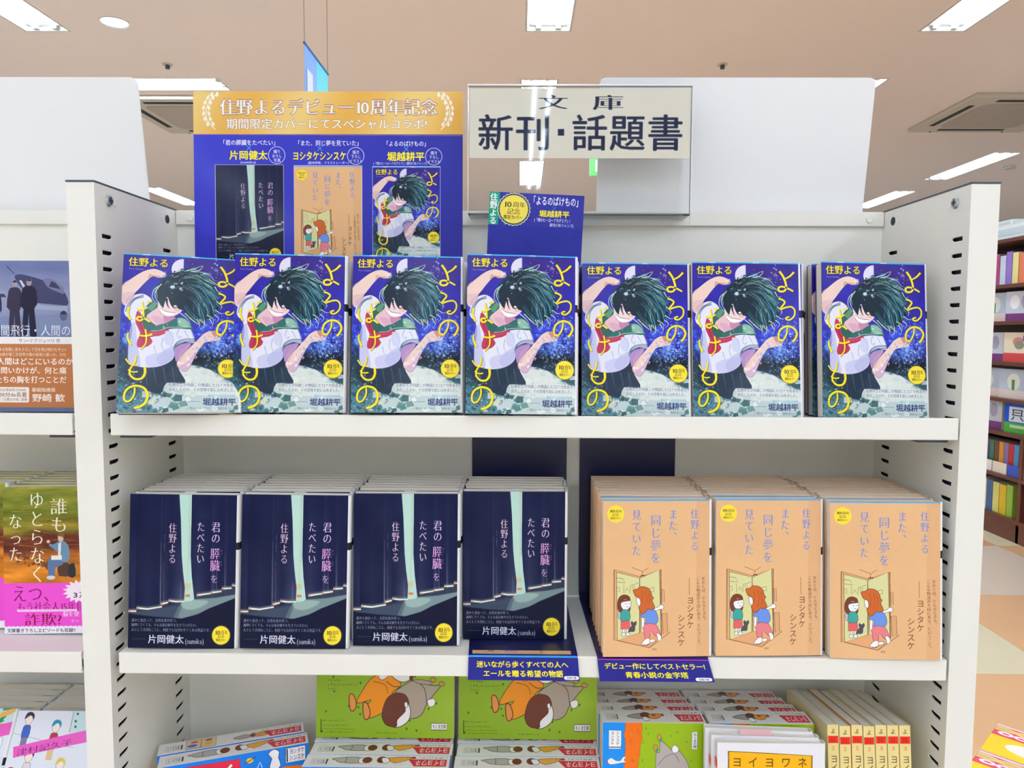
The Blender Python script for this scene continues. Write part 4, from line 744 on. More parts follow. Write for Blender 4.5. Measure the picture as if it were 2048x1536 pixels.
def art_faceout(k):
    a = Art(96, 140, (0, 0, 96, 140), [(238, 226, 200), (30, 90, 220), (206, 214, 226), (190, 206, 226), (120, 60, 130)][k])
    if k == 0: a.ell(48, 44, 18, 22, (220, 150, 150)); a.ell(52, 60, 16, 20, (150, 150, 130)); a.rect(72, 14, 80, 50, (210, 60, 90)); a.rect(64, 14, 70, 40, (80, 90, 190)); a.rect(0, 98, 96, 140, (224, 84, 84))
    elif k == 1: a.rect(16, 22, 72, 90, (220, 232, 246)); [a.line(q, (30, 50, 90), 4) for q in ([(26, 36), (62, 36)], [(30, 36), (30, 60)], [(58, 36), (58, 60)], [(26, 60), (62, 60)], [(34, 48), (54, 48)], [(34, 66), (26, 82)], [(54, 66), (64, 82)])]; a.rect(0, 94, 96, 140, (84, 170, 70)); a.rect(20, 104, 76, 118, (220, 236, 210), .8)
    elif k == 2: a.ell(30, 50, 16, 34, (240, 240, 246)); a.ell(66, 50, 14, 34, (170, 170, 196)); a.rect(0, 104, 96, 140, (130, 70, 130))
    elif k == 3: a.ell(50, 60, 22, 40, (236, 236, 230)); a.rect(44, 50, 54, 100, (90, 150, 90)); a.rect(0, 100, 96, 140, (232, 214, 206))
    else: a.ell(50, 40, 26, 26, (40, 160, 210)); [a.line(q, (40, 36, 60), 5) for q in ([(30, 30), (70, 26)], [(50, 20), (40, 90)], [(44, 50), (76, 90)])]; a.rect(0, 104, 96, 140, (150, 70, 150)); a.ell(30, 100, 16, 12, (236, 220, 236))
    return a
# ---------------------------------------------------------------- end of the artwork
t.matrix_world = Matrix.Translation((-.975, 2.9, 0))
b = MB(); b.face([(0, -.2, 2.0), (0, .0, 2.0), (0, .0, 2.6), (0, -.2, 2.6)]); b.build('printed_panel', BL, t).modifiers.new('thick', 'SOLIDIFY').thickness = .002
b = MB(); b.face([(0, .0, 2.0), (0, .2, 2.0), (0, .2, 2.6), (0, .0, 2.6)]); b.build('turquoise_panel', BT, t).modifiers.new('thick', 'SOLIDIFY').thickness = .002
MB().box(.0015, -.17, 2.3, .0025, -.08, 2.5).build('white_figure', mat('banner_white', (226, 236, 252), .5), t)
MB().cyl((0, -.205, 2.6), (0, 1, 0), .006, .41, 8).build('top_rod', mat('banner_rod', (50, 110, 180), .4), t)
for y in (-.2, .2): MB().cyl((0, y, 2.6), (0, 0, 1), .0012, CZ-2.6, 6).build('wire', CAPM, t)
t = thing('exit_sign', 'small green exit sign glimpsed through the clear sign holder', 'sign', Matrix.Translation((.63, 5.5, 2.6)))
MB().box(-.075, -.02, 0, .075, .02, .15).build('housing', mat('sign_green', (110, 200, 120), .5, emit=.6), t)
MB().box(-.03, -.024, .03, .01, -.0205, .12).box(.01, -.024, .09, .04, -.0205, .12).build('running_figure', mat('sign_white', (236, 255, 240), .5, emit=.8), t); MB().cyl((0, 0, .15), (0, 0, 1), .008, CZ-2.75, 8).build('stem', SOCK, t)
# ---------------------------------------------------------------- shelving bays
ZT, Z1, Z2, Z3, DP = 1.456, 1.2421, 1.0117, .785, .166
SLOT_T, SLOT_P, SLOT_N = 1.4083, .01535, 88
def slotted(b, x, sgn, mi=0, md=1):
    """perforated side sheet at x; sgn = side it is looked at from"""
    ys = [0, .0075, .0295, .127, .1505, DP]; zt = SLOT_T+SLOT_P/2; zb = zt-SLOT_N*SLOT_P; hx = x-sgn*.0014
    F = lambda y0, z0, y1, z1: b.face([(x, y0, z0), (x, y1, z0), (x, y1, z1), (x, y0, z1)], mi)
    F(0, zt, DP, ZT); F(0, 0, DP, zb)
    for a, c in ((0, 1), (2, 3), (4, 5)): F(ys[a], zb, ys[c], zt)
    for c in (1, 3):
        ya, yb = ys[c], ys[c+1]
        for k in range(SLOT_N):
            z1 = zt-k*SLOT_P; z0 = z1-SLOT_P; zc = (z0+z1)/2; h = .0019
            H = [(ya+.003, zc-h), (yb-.0065, zc-h), (yb-.002, zc-h*.35), (yb-.002, zc+h*.9), (yb-.003, zc+h), (ya+.003, zc+h)]
            O = [(ya, z0), (yb, z0), (yb, z1), (ya, z1)]
            P = lambda q: (x, q[0], q[1])
            b.face([P(O[0]), P(O[1]), P(H[2]), P(H[1]), P(H[0])], mi); b.face([P(O[1]), P(O[2]), P(H[4]), P(H[3]), P(H[2])], mi)
            b.face([P(O[2]), P(O[3]), P(H[5]), P(H[4])], mi); b.face([P(O[3]), P(O[0]), P(H[0]), P(H[5])], mi)
            for i in range(6): a, d = H[i], H[(i+1) % 6]; b.face([(x, *a), (x, *d), (hx, *d), (hx, *a)], mi)
bk = thing('display_bookcase', 'white steel bookcase with slotted uprights holding the novels', 'bookcase', Matrix())
for xl, nm in ((-1.252, 0), (-.426, 1), (.4, 2)):
    xr = xl+.026; b = MB(); slotted(b, xl, -1); slotted(b, xr, 1)
    b.face([(xl, 0, 0), (xr, 0, 0), (xr, 0, ZT), (xl, 0, ZT)]).face([(xl, DP, 0), (xr, DP, 0), (xr, DP, ZT), (xl, DP, ZT)]).face([(xl, 0, ZT), (xr, 0, ZT), (xr, DP, ZT), (xl, DP, ZT)])
    u = b.build('upright', [WHITE, DARK], bk, bevel=.0006)
    MB().box(xl+.004, .003, .05, xr-.004, DP-.003, ZT-.004).build('shade_core', DARK, u)  # solid dark block, stands in for shade inside the hollow upright
    MB().box(xl-.0003, -.0006, ZT, xr+.0003, DP, ZT+.0014).build('top_cap', CAPM, u)
    for sx, sg in ((xl, -1), (xr, 1)):
        MB().cyl((sx, .0234, 1.4428), (sg, 0, 0), .0058, .0022, 20, r2=.0044).build('screw', mat('screw_steel', (176, 184, 190), .3, metal=.8), u)
        MB().box(sx+sg*.0022-.0003, .0224, 1.4396, sx+sg*.0022+.0003, .0244, 1.446).box(sx+sg*.0022-.0003, .0202, 1.4418, sx+sg*.0022+.0003, .0266, 1.4438).build('screw_cross', CAPM, u)
        MB().cyl((sx-sg*.0004, .1407, 1.443), (sg, 0, 0), .0046, .0008, 20).build('bolt_hole', DARK, u)
        for y in (.034, .1275): MB().cyl((sx, y, 1.4405), (sg, 0, 0), .0022, .0006, 12, r2=.001).build('dimple', WHITE, u)
for x0, x1 in ((-1.226, -.426), (-.4, .4)):
    bp = MB().box(x0, DP-.001, .08, x1, DP+.006, 1.452).build('back_panel', WHITE_IN, bk)
    MB().box(x0+.0005, DP-.006, 1.4401, x1-.0005, DP-.001, ZT).build('top_rail', WHITE, bp, bevel=.0008)
    for x in (x0+.017, x1-.017): MB().cyl((x, DP-.006, 1.4475), (0, -1, 0), .0042, .0012, 20, r2=.0034).build('rail_button', WHITE, bp)
    for k, z in enumerate((Z1, Z2, Z3, .52, .28, .09)):
        lx0, lx1 = x0+.008, x1-.002; f = -.03 if k == 2 else 0
        if k == 0: pr = [(0, z), (-.0008, z-.001), (-.0008, z-.0196), (0, z-.0206), (.010, z-.0206), (.010, z-.019), (.002, z-.019), (.002, z-.0055), (.160, z-.0055), (.160, z-.004), (.0040, z-.004), (.0030, z)]
        else: pr = [(f+.001, z), (f, z-.001), (f, z-.020), (f+.001, z-.021), (f+.010, z-.021), (f+.010, z-.019), (f+.0015, z-.019), (f+.0015, z-.0015), (.160, z-.0015), (.160, z)]
        s_ = MB().prism(pr, lx0, lx1).build('shelf', WHITE, bk, bevel=.0006)
        for x in (lx0+.002, lx1-.030): MB().box(x, .012, z-.0245, x+.028, .030, z-.0205).build('bracket_clip', CAPM, s_)
    MB().box(x0, .012, 0, x1, .16, .0675).build('plinth', WHITE, bk)
# ---------------------------------------------------------------- blank boards, poster, sign holder
BOARD = mat('blank_board', (240, 241, 243), .55, noise=.01, nscale=6)
def board(xc, w, label):
    t = thing('blank_board', label, 'board', pose(xc, .179, 1.445, 0, -.15), 'blank boards on top of the bookcase')
    r = .006; q = [(-w/2, 0), (w/2, 0)]+[(w/2-r+r*math.cos(a), .158-r+r*math.sin(a)) for a in (0, PI/4, PI/2)]+[(-w/2+r+r*math.cos(a), .158-r+r*math.sin(a)) for a in (PI/2, PI*.75, PI)]
    b = MB(); b.face([(x, 0, z) for x, z in q]).face([(x, .003, z) for x, z in q][::-1])
    for i in range(len(q)): a, d = q[i], q[(i+1) % len(q)]; b.face([(a[0], 0, a[1]), (d[0], 0, d[1]), (d[0], .003, d[1]), (a[0], .003, a[1])])
    b.build('sheet', BOARD, t); return t
board(.2305, .304, 'blank white board standing right of the clear sign holder'); t = board(-.588, .302, 'blank white board standing at the upper left of the picture')
MB().box(.105, -.0006, .014, .118, -.0001, .017).build('tape', mat('tape', (232, 234, 238), .2), t)
n_, c_, t_ = art_night(), art_curtain(), art_tan(); ps = art_poster(n_, c_, t_)
M_N = imat('cover_night', n_.image('cover_night')); M_C = imat('cover_curtain', c_.image('cover_curtain'), .16, .04, .12); M_T = imat('cover_tan', t_.image('cover_tan'), .38, .08)
CARD = mat('card_white', (240, 240, 244), .6); NAVY = mat('card_navy', (20, 22, 74), .35, noise=.03, nscale=10)
def sheet(name, w, h, th, m, M, label, cat, part='printed_face', group=None):
    t = thing(name, label, cat, M, group); MB().box(-w/2, 0, 0, w/2, th, h, mis=[0, 1, 1, 1, 1, 1]).build(part, [m, CARD], t); return t
sheet('advertising_poster', .2985, .3455, .0015, imat('poster_print', ps.image('poster_print'), .4, .1), pose(-.222, .1385, Z1-.0035, 0, .03), 'blue and gold anniversary poster with three book covers, behind the novels', 'poster')
CL = bpy.data.materials.new('clear_acrylic'); CL.use_nodes = True; nt = CL.node_tree; nt.nodes.clear(); ou = nt.nodes.new('ShaderNodeOutputMaterial'); ms = nt.nodes.new('ShaderNodeMixShader'); tr = nt.nodes.new('ShaderNodeBsdfTransparent'); gl = nt.nodes.new('ShaderNodeBsdfGlossy'); fr = nt.nodes.new('ShaderNodeFresnel')
tr.inputs[0].default_value = (.992, .995, .996, 1); gl.inputs['Roughness'].default_value = .03; fr.inputs[0].default_value = 1.22; nt.links.new(fr.outputs[0], ms.inputs[0]); nt.links.new(tr.outputs[0], ms.inputs[1]); nt.links.new(gl.outputs[0], ms.inputs[2]); nt.links.new(ms.outputs[0], ou.inputs[0])
t = thing('sign_holder', 'clear acrylic sign holder clipped above the back panel', 'sign holder', Matrix.Translation((.0545, .125, 1.436)))
MB().box(-.1195, 0, .012, .1195, .0015, .1465).build('front_sheet', CL, t); MB().box(-.1195, .0035, .012, .1195, .005, .1465).build('back_sheet', CL, t)
EDG = mat('acrylic_edge', (236, 240, 242), .15, coat=.5)
MB().box(-.1195, -.0004, .1465, .1195, .0054, .148).build('top_edge', EDG, t); MB().box(-.1202, -.0004, .012, -.1195, .0054, .148).box(.1195, -.0004, .012, .1202, .0054, .148).build('side_edge', EDG, t)
MB().box(-.1195, .0, .0105, .1195, .0345, .012).build('base_ledge', CL, t); MB().box(-.1195, .0, 0, .1195, .0015, .0105).build('front_lip', CL, t); MB().box(-.1195, -.0004, .0112, .1195, .0008, .0124).build('fold_line', mat('fold_grey', (120, 128, 136), .3), t)
sheet('paper_sign', .2375, .0735, .0006, imat('sign_print', art_sign().image('sign_print'), .6, 0), pose(.0545, .1272, 1.436+.071), 'cream paper sign with large dark characters inside the clear holder', 'sign')
t = thing('topic_card', 'tall blue card with yellow anniversary seal standing behind the fourth novel', 'card', pose(-.0015, .112, Z1+.001, 0, .0, 0))
MB().box(-.051, 0, 0, .051, .0005, .2255, mis=[0, 1, 1, 1, 1, 1]).build('printed_face', [imat('topic_print', art_pop().image('topic_print'), .35, .2), CARD], t)
t.matrix_world = pose(-.001, .122, Z1+.0010, 0, 0, .045)
# ---------------------------------------------------------------- paperbacks
PAGE = mat('page_edges', (246, 238, 224), .75, .2, stripes=420); SPINE = imat('book_spine', art_bookspine().image('book_spine'), .35, .2); COVB = mat('cover_back', (226, 224, 226), .4)
BW, BH = .1015, .149
def cover_mesh(w, h, t, c=.0005, bow=.0):
    b = MB(); x0, x1 = -w/2, w/2; N = 8
    fx = [x0+(x1-x0)*i/N for i in range(N+1)]; fy = [-bow*math.sin(PI*i/N) for i in range(N+1)]
    for i in range(N): b.face([(fx[i], fy[i], 0), (fx[i+1], fy[i+1], 0), (fx[i+1], fy[i+1], h), (fx[i], fy[i], h)], 0, [(i/N, 0), ((i+1)/N, 0), ((i+1)/N, 1), (i/N, 1)])
    r = min(.0028, t*.3); xr = x1+r; sp = [(x1, 0)]+[(x1+r*math.sin(a), r-r*math.cos(a)) for a in (PI/6, PI/3, PI/2)]+[(x1+r*math.cos(a), t-r+r*math.sin(a)) for a in (0, PI/6, PI/3, PI/2)]
    for i in range(len(sp)-1):                  # rounded spine at the right
        (ax, ay), (dx, dy) = sp[i], sp[i+1]; b.face([(ax, ay, 0), (dx, dy, 0), (dx, dy, h), (ax, ay, h)], 1, [(ay/t, 0), (dy/t, 0), (dy/t, 1), (ay/t, 1)])
    b.face([(x1, t, 0), (x0, t, 0), (x0, t, h), (x1, t, h)], 2)
    for i in range(N): b.face([(fx[i], fy[i]+c, h), (fx[i], fy[i], h), (fx[i+1], fy[i+1], h), (fx[i+1], fy[i+1]+c, h)], 2)
    b.face([(x1, c, h)]+[(q[0], q[1], h) for q in sp]+[(x1, t-c, h)], 2); b.face([(x0, t-c, h), (x1, t-c, h), (x1, t, h), (x0, t, h)], 2)
    b.face([(x0, c, 0), (x1-c, c, 0), (x1-c, c, h), (x0, c, h)], 2); b.face([(x1-c, c, 0), (x1-c, t-c, 0), (x1-c, t-c, h), (x1-c, c, h)], 2); b.face([(x0, t-c, 0), (x1-c, t-c, 0), (x1-c, t-c, h), (x0, t-c, h)], 2)
    b.face([(x0, 0, 0), (x0, c, 0), (x0, c, h), (x0, 0, h)], 2); b.face([(x0, t-c, 0), (x0, t, 0), (x0, t, h), (x0, t-c, h)], 2)
    return b
def book_proto(m, t, M, label, group, w=BW, h=BH, bow=.0006, back=None):
    r = thing('paperback_book', label, 'book', M, group)
    cover_mesh(w, h, t, bow=bow).build('cover', [m, SPINE, back or COVB], r)
    MB().box(-w/2+.0006, .0006, .0008, w/2-.0007, t-.0006, h-.0008).build('page_block', PAGE, r); return r
ORD = ['front', 'second', 'third', 'fourth', 'fifth', 'sixth', 'seventh', 'eighth', 'ninth', 'tenth', 'eleventh', 'twelfth']
POS = ['first', 'second', 'third', 'fourth', 'fifth', 'sixth', 'seventh']
def stack(p, x, y, z, yaw, lean, roll, t, n, front_label, stack_label, gf, gb, gap=.0003, kx=None, behind_yaw=None, bl=None, bz=0):
    """a front copy and n-1 copies close behind it, each leaning on the next"""
    zz = z+t*math.sin(lean)+.0003; b_l = lean if bl is None else bl; off = 0 if bl is None else BH*(math.sin(lean)-math.sin(bl))
    for k in range(n):
        yw = yaw if k == 0 else (yaw if behind_yaw is None else behind_yaw)
        dy = k*(t+gap)/math.cos(lean)+(0 if k == 0 else off+abs(math.sin(yaw-yw))*BW/2); dx = (kx[k] if kx and k < len(kx) else 0)
        M = pose(x+dx, y+dy, zz if k == 0 else z+bz+t*math.sin(b_l)+.0003, yw, lean if k == 0 else b_l, roll if k == 0 else 0)
        L = front_label if k == 0 else '%s copy back in %s' % (ORD[k], stack_label)
        if p[0] is None: p[0] = book_proto(p[1], t, M, L, gf if k == 0 else gb, back=p[2] if len(p) > 2 else None)
        else: dup(p[0], M, L, gf if k == 0 else gb)
N1 = [(-.3175, -.022, .34, .26, .03, 1), (-.2257, .002, .10, .10, .012, 5), (-.1145, -.001, .09, .16, .005, 5), (-.0077, -.006, .09, .14, .016, 5), (.1012, .0125, 0, .19, .010, 6), (.2062, .011, 0, .16, .010, 5), (.3287, .015, .06, .13, .016, 5)]
p = [None, M_N, mat('cover_back_night', (40, 44, 96), .35)]
for i, (x, y, yaw, lean, roll, n) in enumerate(N1):
    kx = [0, .0095, .0085, .009, .0085] if i == 5 else ([0, .0018, .003, .0012, .0026, .002] if i in (3, 4) else [0, -.0005, .001, 0, .0015])
    stack(p, x, y, (Z1 if i < 4 else Z1-.004)+.0002, yaw, lean, roll, .0125, n, 'face-out blue night illustration novel, %s from left on upper shelf' % POS[i], 'the stack behind the %s blue night novel' % POS[i], 'blue novels facing out on the upper shelf', 'stacked copies behind the blue novels', kx=kx, behind_yaw=0, bl=.10, bz=-.004 if i < 4 else 0)
# a copy seen from its page side, between the sixth and seventh novels
dup(p[0], pose(.2762, .122, Z1-.0035, -PI/2, 0), 'single copy showing cream page edges between sixth and seventh blue novels', 'stacked copies behind the blue novels')
N2 = [(-.3350, .0075, .05, .06, .02), (-.2270, .0090, .05, .06, .018), (-.1196, .018, .03, .06, .005), (-.0133, .036, .015, .03, 0)]
p = [None, M_C]
for i, (x, y, yaw, lean, roll) in enumerate(N2):
    stack(p, x, y, Z2+.0006, yaw, lean, roll, .0125, [8, 8, 7, 6][i], 'glossy dark curtain novel facing out, %s from left on the lower shelf' % POS[i], 'the stack behind the %s dark curtain novel' % POS[i], 'dark curtain novels facing out', 'stacked copies behind the dark curtain novels', behind_yaw=0, kx=[0, .0008, -.0006, .0004, .001, -.0005, .0003, 0, .0006, -.0004, 0], bl=.004)
N3 = [(.1222, -.002, .035, .07, 0), (.2295, .002, .05, .08, .006), (.3376, -.003, -.05, .06, -.012)]
p = [None, M_T, mat('cover_back_tan', (232, 184, 140), .4)]
for i, (x, y, yaw, lean, roll) in enumerate(N3):
    stack(p, x, y, Z2+.0006, yaw, lean, roll, .0125, 9, ['leftmost', 'middle', 'rightmost'][i]+' of the three tan novels with children at a door', 'the stack behind the %s tan novel' % ['leftmost', 'middle', 'rightmost'][i], 'tan novels facing out', 'stacked copies behind the tan novels', behind_yaw=0, kx=[0, -.0008, .0012, -.001, .0005, -.0014, .001, 0, -.0006, .0008, 0], bl=.004)
# shelf talkers: a band behind the books, under them and over the shelf edge
def talker(xb0, xb1, xf0, xf1, xe0, xe1, art, nm, label):
    t = thing('shelf_talker', label, 'card', Matrix(), 'navy shelf talkers')
    Y = [.1635, .1632, .160, .150, -.0006, -.0018]; Z = [1.217, 1.06, 1.018, Z2+.0004, Z2+.0004, Z2-.0005]; b = MB()
    xs = []
    for k in range(6): f = [0, 0, .1, .15, .99, 1][k]; xs.append((xb0+(xf0-xb0)*f, xb1+(xf1-xb1)*f))
    for k in range(5): b.face([(xs[k+1][0], Y[k+1], Z[k+1]), (xs[k+1][1], Y[k+1], Z[k+1]), (xs[k][1], Y[k], Z[k]), (xs[k][0], Y[k], Z[k])])
    o = b.build('band', NAVY, t, smooth=False); o.modifiers.new('thick', 'SOLIDIFY').thickness = .0003
    ya = .0300; fa = (.15-ya)/.1518; a0 = xs[3][0]+(xs[4][0]-xs[3][0])*fa; a1 = xs[3][1]+(xs[4][1]-xs[3][1])*fa
    b = MB(); zt = Z2+.0008; v = .80
    b.face([(xf0, -.0008, zt), (xf1, -.0008, zt), (xf1+(a1-xf1)*.4, .011, zt), (xf0+(a0-xf0)*.4, .011, zt)], 0, [(0, v), (1, v), (1, 1), (0, 1)])
    b.face([(xf0, -.0022, zt-.0012), (xf1, -.0022, zt-.0012), (xf1, -.0008, zt), (xf0, -.0008, zt)], 0, [(0, v-.03), (1, v-.03), (1, v), (0, v)])
    b.face([(xe0, -.0030, Z2-.0225), (xe1, -.0030, Z2-.0225), (xf1, -.0022, zt-.0012), (xf0, -.0022, zt-.0012)], 0, [(0, 0), (1, 0), (1, v-.03), (0, v-.03)])
    b.build('front_flap', imat(nm, art.image(nm), .4, .15), t)
talker(-.0632, .0462, -.0560, .0480, -.0565, .0500, art_talker(0, None), 'talker_blue', 'navy shelf talker with cyan line and yellow text under the fourth curtain novel')
talker(.0611, .1713, .0665, .1715, .0690, .1780, art_talker(1, None), 'talker_pink', 'navy shelf talker with pink line and yellow text under the first tan novel')
# ---------------------------------------------------------------- lowest shelf in view: boxed sets and bunko
SP = [imat('box_spine_%d' % k, art_spine(k).image('box_spine_%d' % k), .3, .25) for k in range(3)]
M_ME = imat('box_meadow', art_meadow().image('box_meadow'), .22, .15); M_BF = imat('box_front', art_boxfront().image('box_front'), .25, .12); M_BB = imat('box_blue', art_boxblue().image('box_blue'), .25, .12)
BOXW = mat('box_white', (238, 236, 236), .3, coat=.2); CRE = mat('box_cream', (226, 206, 180), .4)
def boxset(w, t, h, M, face, top, side, label, group):
    r = thing('boxed_book_set', label, 'box set', M, group); MB().box(-w/2, 0, 0, w/2, t, h, mis=[0, 2, 2, 2, 2, 1]).build('slipcase', [face, top, side], r, bevel=.0005)
    MB().box(-w/2-.0002, .002, .003, -w/2+.0006, t-.002, h-.003).build('book_edges', CRE, r); return r
G = 'illustrated boxed sets on the third shelf'
for j, xc in enumerate((-.1535, .001)):
    wd = ['left', 'right'][j]
    for k, y in enumerate((.035, .0578, .0806, .1034)):
        L = ['front white-spined box of the row under the %s meadow cover', 'second white-spined box under the %s meadow cover', 'third box hidden beneath the %s meadow cover', 'rear box hidden beneath the %s meadow cover'][k] % wd
        boxset(.1495, .0225, .093, Matrix.Translation((xc+[0, .001, 0, 0][k], y, Z3+.0003)), M_BB, SP[0], BOXW, L, G)
    boxset(.1495, .0225, .098, pose(xc+.001, .084, Z3+.0965, 0, .10), M_ME, SP[0], BOXW, '%s green meadow box with two sleeping cartoon figures, facing out' % wd, G)
for k, (x, y) in enumerate(((-.3075, .0645), (-.3185, .0865))):
    boxset(.150, .0225, .087, pose(x, y, Z3+.0003, .345), M_BB, SP[[0, 2][k]], BOXW, ['front of two tilted blue boxes by the left upright', 'rear of two tilted boxes by left upright, spine with vignettes'][k], G)
for j, xc in enumerate((.1290, .2370)):
    for k in range(4):
        ln = (.03, .05, .07, .09)[k]; bh = (.142, .134, .126, .119)[k]; wd = ['left', 'right'][j]
        boxset(.1045, .027, bh, pose(xc-.001*k, .031+.0285*k, Z3+.027*math.sin(ln)+.0004, 0, ln), M_BF, SP[1], BOXW, '%s upright box of the %s column beneath the tan novels' % (['front', 'second', 'third', 'rear'][k], wd), G)
M_W = imat('cover_yellow_title', art_whitebook().image('cover_yellow_title'), .35, .2)
YS = [imat('spine_yellow_%d' % k, art_yellowspine(k).image('spine_yellow_%d' % k), .4, .1) for k in (0, 1)]
CREAMC = mat('cover_cream', (238, 222, 170), .4)
for k in range(3):
    r = book_proto(M_W, .008, pose(.2325-.0035*k, -.010+.0088*k, Z3+.0022-.0*k, -.03*k, .05+.0*k), ['white novel with yellow title panel standing in front of the boxes', 'second white novel just behind the yellow title panel copy', 'third white novel behind the yellow title panel copy'][k], 'white novels with yellow title panel', w=.1010, h=.143+.0016*k)
    if k < 2: MB().box(-.0508, -.0004, .118-.004*k, -.0505, .008, .126-.004*k).build('red_label', mat('label_red', (232, 76, 34), .4), r)
    if k == 1: MB().box(-.022, .003, .144, .008, .0034, .1495).build('pink_tab', mat('tab_pink', (240, 190, 196), .5), r)
p = None
for k in range(7):
    M = pose(.2985+.0117*k, .0015, Z3+.0003, PI/2-.045, 0); M = Matrix.Translation((.2985+.0117*k, .0, Z3+.001)) @ Matrix.Rotation(-.0, 4, 'Z')
    r = thing('paperback_book', 'yellow-spined bunko, %s from left in the row of seven' % POS[k], 'book', Matrix.Translation((.3010+.0117*k, .0, Z3+.0150)) @ Matrix.Rotation(.02, 4, 'Z') @ Matrix.Rotation(-.14, 4, 'X'), 'yellow-spined bunko in the row of seven')
    h = .138-(.0012 if k in (1, 3) else 0); b = MB(); b.face([(-.0054, 0, 0), (.0054, 0, 0), (.0054, 0, h), (-.0054, 0, h)], 0, [(0, 0), (1, 0), (1, 1), (0, 1)])
    for s in (-1, 1): b.face([(s*.0054, 0, 0), (s*.0054, .105, 0), (s*.0054, .105, h), (s*.0054, 0, h)], 1); b.face([(s*.0054, 0, h), (s*.0054, .105, h), (s*.0050, .105, h), (s*.0050, 0, h)], 1)
    b.face([(-.0054, 0, h), (.0054, 0, h), (.005, .0005, h), (-.005, .0005, h)], 1); b.build('cover', [YS[1 if k > 3 else 0], CREAMC if k not in (2,) else mat('cover_orange', (226, 150, 70), .4)], r)
    pg = MB().box(-.0050, .0005, .001, .0050, .104, h-.001).build('page_block', mat('page_edges_side', (226, 222, 214), .75, .2), r)
    M0 = r.matrix_world.copy(); low = min((M0 @ Vector((0, y, 0))).z for y in (0, .105)); r.matrix_world = Matrix.Translation((0, 0, Z3+.0003-low)) @ M0
# ---------------------------------------------------------------- left bay
M_P = imat('cover_airplane', art_plane().image('cover_airplane'), .3, .1); M_A = imat('cover_autumn', art_autumn().image('cover_autumn'), .3, .1); M_K = imat('cover_crowd', art_comic().image('cover_crowd'), .3, .1)
p = [None, M_P]
stack(p, -.4800, .036, Z1-.0038, 0, .07, 0, .013, 6, 'airplane photograph paperback with brown band on the left bay upper shelf', 'the airplane paperback stack of the left bay', 'airplane paperbacks', 'airplane paperback stack')
p = [None, M_A]
stack(p, -.4790, .040, Z2+.0003, 0, .07, -.02, .013, 7, 'autumn landscape paperback with pink band beside the left upright', 'the autumn paperback stack beside the left upright', 'autumn paperbacks facing out', 'autumn paperback stacks')
stack(p, -.5860, .050, Z2+.0003, 0, .08, -.02, .013, 6, 'autumn landscape paperback cut by the left picture edge', 'the autumn paperback stack at the picture edge', 'autumn paperbacks facing out', 'autumn paperback stacks')
p = [None, M_K]
stack(p, -.4800, -.014, Z3+.0003, 0, .50, 0, .013, 1, 'crowd of cartoon people paperback with pink name strip, lower left', 'the crowd paperback stack by the upright', 'crowd paperbacks facing out', 'crowd paperback stacks')
stack(p, -.5865, -.010, Z3+.0003, 0, .49, 0, .013, 1, 'crowd of cartoon people paperback cut by the left edge', 'the crowd paperback stack at the picture edge', 'crowd paperbacks facing out', 'crowd paperback stacks')
BH0 = BH; q = None
for j, xc in enumerate((-.4800, -.5865)):
    for k in range(6):
        M = pose(xc+[0, .001, -.001, .0005, 0, .001][k], .066+.0138*k, Z3+.0004, 0, .02); L = '%s upright copy with pale page tops behind the %s crowd cover' % (ORD[k], ['upright-side', 'picture-edge'][j])
        if q is None: q = book_proto(M_K, .013, M, L, 'upright copies behind the crowd covers', h=.120)
        else: dup(q, M, L, 'upright copies behind the crowd covers')
# ---------------------------------------------------------------- display plinth with packets, lower right
WOODL = mat('plinth_wood', (196, 158, 110), .5, noise=.1, nscale=20); M_PK = imat('packet_print', art_pack().image('packet_print'), .25, .15)
A = Vector((.698, .378, 0)); ROT = Matrix.Rotation(-PI/4, 4, 'Z')
t = thing('display_plinth', 'low wooden plinth under the snack packets, lower right corner', 'display stand', Matrix.Translation(A) @ ROT)
MB().box(.0, -.30, 0, .5, 0, .675).build('body', WOODL, t, bevel=.002); MB().box(-.002, -.302, .675, .502, .002, .70).build('top_board', WOODL, t, bevel=.002)
k = 0
for i in range(3):
    for j in range(3):
        lab = {(0, 0): 'yellow and pink snack packet, rearmost on the wooden plinth', (0, 1): 'yellow and pink snack packet in front of the rearmost one'}.get((i, j), 'yellow and pink snack packet lying beyond the frame edge')
        t = thing('snack_packet', lab, 'packet', Matrix.Translation(A) @ ROT @ Matrix.Translation((.002+.165*i, -.098-.099*j, .70)), 'snack packets on the wooden plinth')
        b = MB(); b.box(0, 0, 0, .16, .096, .048, mis=[1, 1, 1, 1, 1, 0]); b.build('carton', [M_PK, mat('packet_side', (240, 206, 212), .35)], t, bevel=.001)
# ---------------------------------------------------------------- dark bookcase along the right aisle
WD = mat('dark_wood', (100, 54, 44), .35, noise=.12, nscale=12, coat=.1); WDD = mat('dark_wood_inside', (64, 44, 44), .5, noise=.08, nscale=12)
bc = thing('wall_bookcase', 'tall dark brown wooden bookcase along the right aisle', 'bookcase', Matrix.Translation((3.13, 0, 0)))
YA, YB = 2.15, 6.65
MB().box(.30, YA, 0, .32, YB, 2.02).build('back_board', WDD, bc); MB().box(0, YA, 0, .30, YB, .12).build('base', WD, bc, bevel=.002)
SH = [.14, .41, .685, .904, 1.141, 1.404, 1.642, 1.935]
for z in SH:
    MB().box(-.004, YA, z-.024, .30, YB, z).build('shelf', WD, bc, bevel=.002)
for y in (YA-.03, 3.93-.9, 3.93, 4.83, 5.73, YB): MB().box(0, y, 0, .30, y+.03, 2.02 if y in (YA-.03, YB) else .66).build('divider', WD, bc, bevel=.002)
FO = [imat('face_out_%d' % k, art_faceout(k).image('face_out_%d' % k), .35, .2) for k in range(5)]
